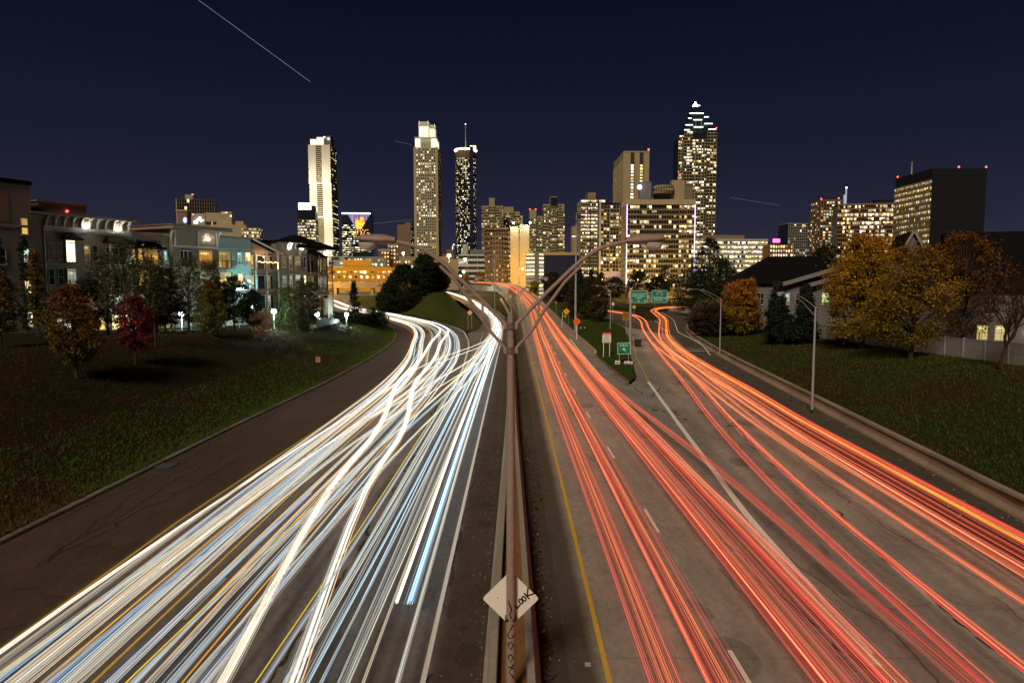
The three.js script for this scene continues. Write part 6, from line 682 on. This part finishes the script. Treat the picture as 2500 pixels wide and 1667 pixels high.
tree('maple_tree', 'slim young maple turning orange at the top, before the end block', 'tree', -51.2, -75, { h: 9.2, w: 2.2, kind: 'column', trunk: .14, cols: [[.09, .1, .016], [.15, .1, .015], [.26, .11, .012]], clumps: 120, seed: 4 });
tree('maple_tree', 'large foreground maple, green below and orange above, left of the red one', 'tree', -32.7, -51.9, { h: 7, w: 4.4, kind: 'egg', trunk: .2, cols: MAPLE, leaf: .22, clumps: 240, per: 46, open: .2, seed: 5, tr: .14 });
tree('maple_tree', 'small deep red maple on the left grass bank', 'tree', -32.3, -59.4, { h: 5.8, w: 3.3, kind: 'round', trunk: .24, cols: WINE, leaf: .2, clumps: 190, per: 36, seed: 6, tr: .11 });
tree('slender_tree', 'tall thin sparse tree right of the red maple', 'tree', -34.5, -67.1, { h: 9.5, w: 4, kind: 'round', trunk: .3, cols: DRY, leaf: .2, clumps: 120, per: 18, open: .6, seed: 7, tr: .1 });
tree('pear_tree', 'narrow yellow green tree with a rusty top in the middle of the left bank', 'tree', -34, -78.7, { h: 6.4, w: 3.1, kind: 'egg', trunk: .12, cols: YG, leaf: .2, clumps: 170, per: 36, seed: 8 });
tree('sapling', 'small pink brown leaved sapling before the two middle garden lamps', 'tree', -28.9, -80.3, { h: 4.6, w: 2.8, kind: 'round', trunk: .3, cols: PINK, leaf: .17, clumps: 90, per: 26, open: .5, seed: 9, tr: .07 });
tree('oak_tree', 'grey green loose tree right of the pink sapling', 'tree', -28.3, -94.1, { h: 8.6, w: 3.7, kind: 'egg', trunk: .16, cols: DRY, leaf: .22, clumps: 150, per: 30, open: .3, seed: 10 });
rnd = rng(3);
for (const [x, z, h, w, c, k, label] of [[-46.5, -76, 6, 3.6, FIR, 'round', 'dark blue green tree between the slim maple and the big maple'], [-41.5, -74.5, 9.8, 5.6, DRY, 'round', 'tall loose grey green tree hiding the middle of the cornice block'], [-46, -79, 9, 5, DRY, 'round', 'tall dark olive tree left of the loose one, before the big windows'], [-43.5, -84, 8.6, 5, DRY, 'round', 'dark olive tree close behind the red maple'], [-40.2, -80.5, 7.4, 4.4, FIR, 'round', 'dark blue green tree right behind the tall thin tree'], [-42, -82, 6.6, 4.2, FIR, 'round', 'dark blue green tree behind the red maple'], [-40, -86, 9.2, 4.6, DRY, 'round', 'tall loose tree before the lower warm lit block'], [-38.6, -90, 8.6, 4.6, DRY, 'round', 'loose grey tree left of the yellow green pear tree'], [-39.5, -92.5, 6, 4, FIR, 'round', 'blue lit dark tree beside the leftmost garden lamp'], [-36.4, -91, 6.8, 4.6, DKGREEN, 'round', 'dark round tree just right of the yellow green pear tree'], [-34.6, -93, 5, 3.6, FIR, 'round', 'dark bushy tree left of the highest garden lamp'], [-32.8, -101, 6, 4.4, GREEN, 'round', 'bright green lamp lit tree under the brown gable balconies'], [-31, -106, 7, 4.4, GREEN, 'round', 'green brown tree behind the grey green loose tree'], [-30.6, -136, 8, 3.6, FIR, 'cone', 'dark pointed conifer at the right end of the apartments']]) tree('garden_tree', label, 'tree', x, z, { h, w, kind: k, trunk: k === 'cone' ? .04 : .14, cols: c, leaf: .24, clumps: 150, per: c === DRY ? 28 : 44, open: c === DRY ? .45 : .1, seed: 20 + Math.round(-z + x * 3) });
for (const [x, z, h, w, label] of [[-29.3, -146, 2.6, 5, 'dark bush at the right end of the plank fence'], [-29.5, -154, 3, 6, 'larger dark bush above the kerb where the left road bends'], [-33, -166, 3.4, 7, 'dark bush mass beyond the bend of the left road'], [-34, -128, 1.6, 6, 'low trimmed green shrub behind the right garden lamp']]) tree('bush', label, 'shrub', x, z, { h, w, kind: 'round', trunk: .02, cols: DKGREEN, leaf: .3, clumps: 90, per: 26, seed: 300 + Math.round(-z) });
// hill between the two inbound roads
for (const [x, z, h, w, c, label] of [[-38, -248, 16.5, 15, DKGREEN, 'biggest and tallest dark tree on the hill between the white streaks'], [-31.5, -254, 14, 12, DKGREEN, 'dark tree just right of the tallest one on the hill'], [-27.5, -262, 10.5, 9, [[.03, .03, .008], [.07, .04, .01]], 'browner dark tree at the right side of the hill group'], [-44.5, -252, 11, 9, DKGREEN, 'low dark tree at the left foot of the hill group']]) tree('oak_tree', label, 'tree', x, z, { h, w, kind: 'round', trunk: .08, cols: c, leaf: .62, clumps: 330, per: 60, seed: 400 + Math.round(-z), y: hill(x, z) - .5, tr: .35 });
// trees beyond the roads, centre
for (const [x, z, h, w, c, k, label, y] of [[-31, -700, 13, 19, GOLDT, 'round', 'rusty lamp lit tree left of the brown apartment slab', 10], [-48, -700, 12, 18, GOLDT, 'round', 'rusty lamp lit tree behind the viaduct wall', 10], [-38, -520, 13, 8, GREEN, 'egg', 'green lamp lit tree before the striped parking deck', 8], [12.5, -395, 8, 6.5, [[.3, .24, .02], [.32, .26, .02]], 'round', 'bright yellow lamp lit tree at the foot of the orange end wall', 4], [22, -385, 14, 11, DKGREEN, 'round', 'dark loose tree before the white lit parking deck', 3], [31, -372, 12.5, 13, DKGREEN, 'round', 'dark tree below the navy hall, left', 3], [41, -370, 11, 13, DKGREEN, 'round', 'dark tree below the navy hall, right', 3], [55, -380, 12, 15, DKGREEN, 'round', 'dark round tree left below the violet building base', 2], [67, -370, 15, 15, DKGREEN, 'round', 'dark round tree under the violet corner strip', 2], [79, -380, 12.5, 16, DKGREEN, 'round', 'dark round tree before the lit lobby, left', 2], [94, -430, 19, 12, [[.05, .035, .01], [.09, .05, .01]], 'egg', 'brownish sparse tree against the lit lobby', 3], [113, -420, 16, 16, DKGREEN, 'round', 'dark tree right of the lit lobby', 3], [22, -330, 13, 8, DKGREEN, 'round', 'dark tree behind the bend of the red lanes', 1], [29, -300, 13, 9, DKGREEN, 'egg', 'dark tree behind the tall mast', 1]]) tree('street_tree', label, 'tree', x, z, { h, w, kind: k, trunk: .12, cols: c, leaf: .62, clumps: 170, per: 44, open: h > 18 ? .6 : .1, seed: 500 + Math.round(x), y, tr: .22 });
for (const [x, z, h, w, c, label] of [[17, -196, 13.2, 6.2, [[.05, .035, .014], [.07, .045, .016]], 'brown conical tree behind the orange diamond sign, left'], [21, -192, 11.5, 6, [[.035, .035, .012], [.06, .045, .014]], 'dark conical tree between the brown ones on the island'], [23.2, -182, 12.8, 7.6, [[.06, .055, .014], [.085, .06, .015]], 'largest brown green conical tree on the grass island'], [27.5, -240, 15, 8, DKGREEN, 'dark conical tree left of the sign gantry, farthest'], [24, -250, 15.5, 9, DKGREEN, 'dark conical tree behind the brown island trees']]) tree('conical_tree', label, 'tree', x, z, { h, w, kind: 'cone', trunk: .1, cols: c, leaf: .38, clumps: 200, per: 46, seed: 600 + Math.round(-z), y: .3, tr: .2 });
// right of the ramp
for (const [x, z, h, w, c, k, label] of [[45.5, -160, 19.5, 13, DKGREEN, 'egg', 'tall dark tree rising over the green signs on the right'], [51, -172, 15, 13, DKGREEN, 'round', 'dark tree behind the tallest dark one'], [59, -230, 13, 18, DKGREEN, 'round', 'dark tree mass above the right branch of the ramp'], [73, -235, 13, 18, DKGREEN, 'round', 'dark tree at the far right of the ramp end'], [40.5, -150, 6.5, 8, DKGREEN, 'round', 'dark bushy shrub tree at the far end of the parapet wall'], [37.8, -136, 6.2, 7, DRY, 'round', 'grey brown shrub tree above the parapet wall end'], [35.8, -124, 5.5, 6, [[.04, .03, .016], [.05, .036, .018]], 'round', 'brown leafless looking shrub left of the second arm lamp'], [40.4, -122, 9.6, 8.6, ORG, 'round', 'orange tree behind the second arm lamp'], [38.6, -101, 8.8, 5.6, FIR, 'cone', 'blue grey fir right of the orange tree, left one'], [40.9, -97, 8, 5.6, FIR, 'cone', 'blue grey fir left of the big orange tree'], [63, -140, 16, 10, DKGREEN, 'round', 'dark round tree against the lit offices above the house roofs']]) tree(k === 'cone' ? 'fir_tree' : 'roadside_tree', label, 'tree', x, z, { h, w, kind: k, trunk: k === 'cone' ? .05 : .1, cols: c, leaf: .36, clumps: 240, per: 50, seed: 700 + Math.round(-z + x), tr: .2 });
tree('maple_tree', 'big golden orange maple with a thick trunk before the panel fence', 'tree', 42.4, -84, { h: 13.4, w: 11.4, kind: 'round', trunk: .12, cols: GOLDT, leaf: .27, clumps: 560, per: 54, open: .25, seed: 801, tr: .3 });
tree('maple_tree', 'second golden orange maple, nearer, with bare twigs at its top', 'tree', 41, -71.2, { h: 11.4, w: 9, kind: 'round', trunk: .15, cols: [[.17, .15, .016], [.27, .15, .014], [.2, .1, .012]], leaf: .25, clumps: 400, per: 44, open: .4, seed: 802, tr: .24 });
tree('maple_tree', 'rust orange maple before the big dark roof', 'tree', 52, -80, { h: 13, w: 9, kind: 'round', trunk: .15, cols: [[.12, .055, .01], [.16, .065, .01]], leaf: .27, clumps: 240, per: 40, open: .4, seed: 803, y: 2.6, tr: .24 });
tree('evergreen_tree', 'dark evergreen tip at the right edge above the roof', 'tree', 71.5, -92, { h: 19.5, w: 7, kind: 'cone', trunk: .1, cols: DKGREEN, leaf: .4, clumps: 120, seed: 804, y: 3 });
{ // bare tree at the right edge
  rnd = rng(90); const t = thing('bare_tree', 'leafless dark branching tree at the right edge before the panel fence', 'tree', [41.6, bankR(41.6, -58.5), -58.5]), g = new GB();
  const grow = (p, d, len, r, n) => { const m = p.clone().addScaledVector(d, len * .5).add(new THREE.Vector3(rr(-.1, .1), 0, rr(-.1, .1)).multiplyScalar(len)), q = p.clone().addScaledVector(d, len); g.tube([p.toArray(), m.toArray(), q.toArray()], (s) => lerp(r, r * .62, s), n > 3 ? 6 : 3); if (!n) return; const k = n > 4 ? 5 : rnd() < .6 ? 2 : 3; for (let i = 0; i < k; i++) { const e = d.clone().multiplyScalar(1.3).add(new THREE.Vector3(rr(-1, 1), rr(-.1, .75), rr(-1, 1))).normalize(); grow(q, e, len * rr(.62, .86), r * .6, n - 1); } };
  grow(new THREE.Vector3(0, -.3, 0), new THREE.Vector3(.03, 1, 0), 2.3, .17, 6); obj('trunk', g, M.bark, t);
}

// ---------------------------------------------------------------- ground cover and litter: what nobody could count
const dummy = new THREE.Object3D();
function scatter(name, label, category, geo, m, n, place, tints) { const im = new THREE.InstancedMesh(geo, m, n), c = new THREE.Color(); im.name = numbered(name); for (let k = 0; k < n; k++) { place(dummy, k); dummy.updateMatrix(); im.setMatrixAt(k, dummy.matrix); const q = typeof tints === 'function' ? tints(dummy.position) : pick(tints), v = rr(.6, 1.3); im.setColorAt(k, c.setRGB(q[0] * v, q[1] * v, q[2] * v)); } im.castShadow = im.receiveShadow = true; scene.add(im); return tag(im, label, category, null, 'stuff'); }
rnd = rng(91);
const tuft = new GB(); for (let k = 0; k < 6; k++) { const a = rr(0, 6.28), b = rr(.2, .6), c = Math.cos(a), s = Math.sin(a); tuft.tri([.04 * c - .02 * s, 0, .04 * s + .02 * c], [.04 * c + .02 * s, 0, .04 * s - .02 * c], [c * .16, b, s * .16]); }
const tuftGeo = tuft.build(), grassMat = new THREE.MeshPhysicalMaterial({ roughness: .9, specularIntensity: .15, side: THREE.DoubleSide });
const bankTuft = (t0, t1, k) => (d) => { const z = -22 - 138 * Math.pow(rnd(), 1.4), t = t0 + (t1 - t0) * Math.pow(rnd(), k), x = table(eL, z) - t; d.position.set(x, bankL(x, z) - .02, z); d.rotation.set(0, rr(0, 6), 0); const s = rr(.3, .8); d.scale.set(s, s * rr(.45, .95), s); };
scatter('grass', 'greener rough grass along the kerb at the foot of the left bank', 'grass', tuftGeo, grassMat, 30000, bankTuft(.3, 7.5, 1.7), (p) => mix3([.1, .065, .024], [.075, .115, .018], smooth((fbm(p.x / 2, p.z / 6, N2) - .32) * 5)));
scatter('grass', 'dry brown grass higher up the left bank', 'grass', tuftGeo, grassMat, 26000, bankTuft(4.5, 24, 1), (p) => mix3([.085, .042, .02], [.05, .055, .014], smooth((fbm(p.x / 3, p.z / 8, N3) - .42) * 5)));
scatter('grass', 'short dark grass on the slope right of the parapet wall', 'grass', tuftGeo, grassMat, 52000, (d) => { const z = -26 - 110 * Math.pow(rnd(), 1.3), t = .7 + 19 * rnd(), x = table(eR, z) + t; d.position.set(x, bankR(x, z) - .03, z); d.rotation.set(0, rr(0, 6), 0); const s = rr(.35, .85); d.scale.set(s, s * rr(.5, 1), s); }, (p) => { const w = smooth((fbm(p.x / 2.2, p.z / 9, N2) - .36) * 5), q = mix3([.07, .045, .018], [.05, .075, .014], w); return rnd() < .12 ? [.13, .1, .04] : q; });
scatter('grass', 'mown green grass on the island between the red streaks', 'grass', tuftGeo, grassMat, 26000, (d) => { const z = -72 - 130 * Math.pow(rnd(), 1.2), x = lerp(table(rR, z) + .4, table(lQ, z) - .35, rnd()); d.position.set(x, island(x, z) - .02, z); d.rotation.set(0, rr(0, 6), 0); const s = rr(.3, .7); d.scale.set(s, s * .7, s); }, [[.05, .085, .014], [.06, .075, .018]]);
const leafGeo = new GB().quad([-.5, 0, -.3], [.5, .08, -.3], [.5, 0, .3], [-.5, .1, .3]).build();
scatter('fallen_leaves', 'fallen orange leaves strewn over the right grass slope', 'leaves', leafGeo, grassMat, 3600, (d) => { const z = -56 - 60 * rnd(), t = 5 + 15 * Math.pow(rnd(), .5), x = table(eR, z) + t; d.position.set(x, bankR(x, z) + .12, z); d.rotation.set(rr(-.4, .4), rr(0, 6), rr(-.4, .4)); d.scale.setScalar(rr(.05, .13)); }, [[.2, .1, .02], [.26, .14, .025], [.12, .06, .015]]);
scatter('fallen_leaves', 'dead leaves and dirt gathered at the right foot of the median barrier', 'leaves', leafGeo, grassMat, 1500, (d) => { const z = -13 - 60 * Math.pow(rnd(), 1.4), clump = Math.exp(-(((z + 33) / 3) ** 2)); d.position.set(.72 + (z > -45 ? .12 : -.2) + Math.abs(rr(-1, 1) * rr(0, 1)) * (.35 + .7 * clump), .03 + .05 * clump * rnd(), z); d.rotation.set(rr(-.5, .5), rr(0, 6), rr(-.5, .5)); d.scale.setScalar(rr(.04, .12)); }, [[.1, .045, .015], [.05, .03, .012], [.22, .1, .03], [.03, .022, .012]]);
scatter('gravel', 'pale gravel bits and litter along the left foot of the median barrier', 'gravel', new THREE.TetrahedronGeometry(1, 0), mat(1, 1, 1, .7), 620, (d) => { const z = -13 - 75 * Math.pow(rnd(), 1.5); d.position.set(-.8 - Math.abs(rr(-1, 1) * rnd() * rnd()) * 1.5, .02, z); d.rotation.set(rr(0, 6), rr(0, 6), 0); d.scale.setScalar(rr(.006, .026)); }, [[.5, .46, .4], [.25, .22, .18], [.1, .08, .06], [.42, .4, .36]]);
scatter('gravel', 'pale gravel bits and litter on the brown shoulder right of the median barrier', 'gravel', new THREE.TetrahedronGeometry(1, 0), mat(1, 1, 1, .7), 420, (d) => { const z = -13 - 75 * Math.pow(rnd(), 1.5); d.position.set(.9 + rr(0, 1) * rnd() * 1.5, .02, z); d.rotation.set(rr(0, 6), rr(0, 6), 0); d.scale.setScalar(rr(.006, .024)); }, [[.5, .46, .4], [.25, .22, .18], [.1, .08, .06], [.42, .4, .36]]);
scatter('gravel', 'scattered litter along the foot of the right parapet wall', 'gravel', leafGeo, grassMat, 420, (d) => { const z = -28 - 80 * Math.pow(rnd(), 1.2); d.position.set(table(eR, z) - .15 - rnd() * rnd() * 3, .03, z); d.rotation.set(rr(-.3, .3), rr(0, 6), 0); d.scale.setScalar(rr(.05, .16)); }, [[.2, .1, .03], [.12, .07, .03], [.5, .48, .44]]);
for (const [x, z, label] of [[2.0, -17.6, 'white crumpled scrap on the brown shoulder near the bottom of the picture'], [1.1, -30.5, 'dark rag lying at the right foot of the median barrier']]) { const t = thing('scrap', label, 'litter', [x, .01, z]); obj('scrap_sheet', new GB().sheet(6, 6, (a, b) => [(a - .5) * .16, .03 * Math.abs(Math.sin(a * 7 + b * 5)) + .02, (.5 - b) * .22, a, b]), x > 1.5 ? M.trim : M.black, t); }
sun.target.position.set(0, 0, -60); sun.position.add(sun.target.position);
renderer.render(scene, camera);
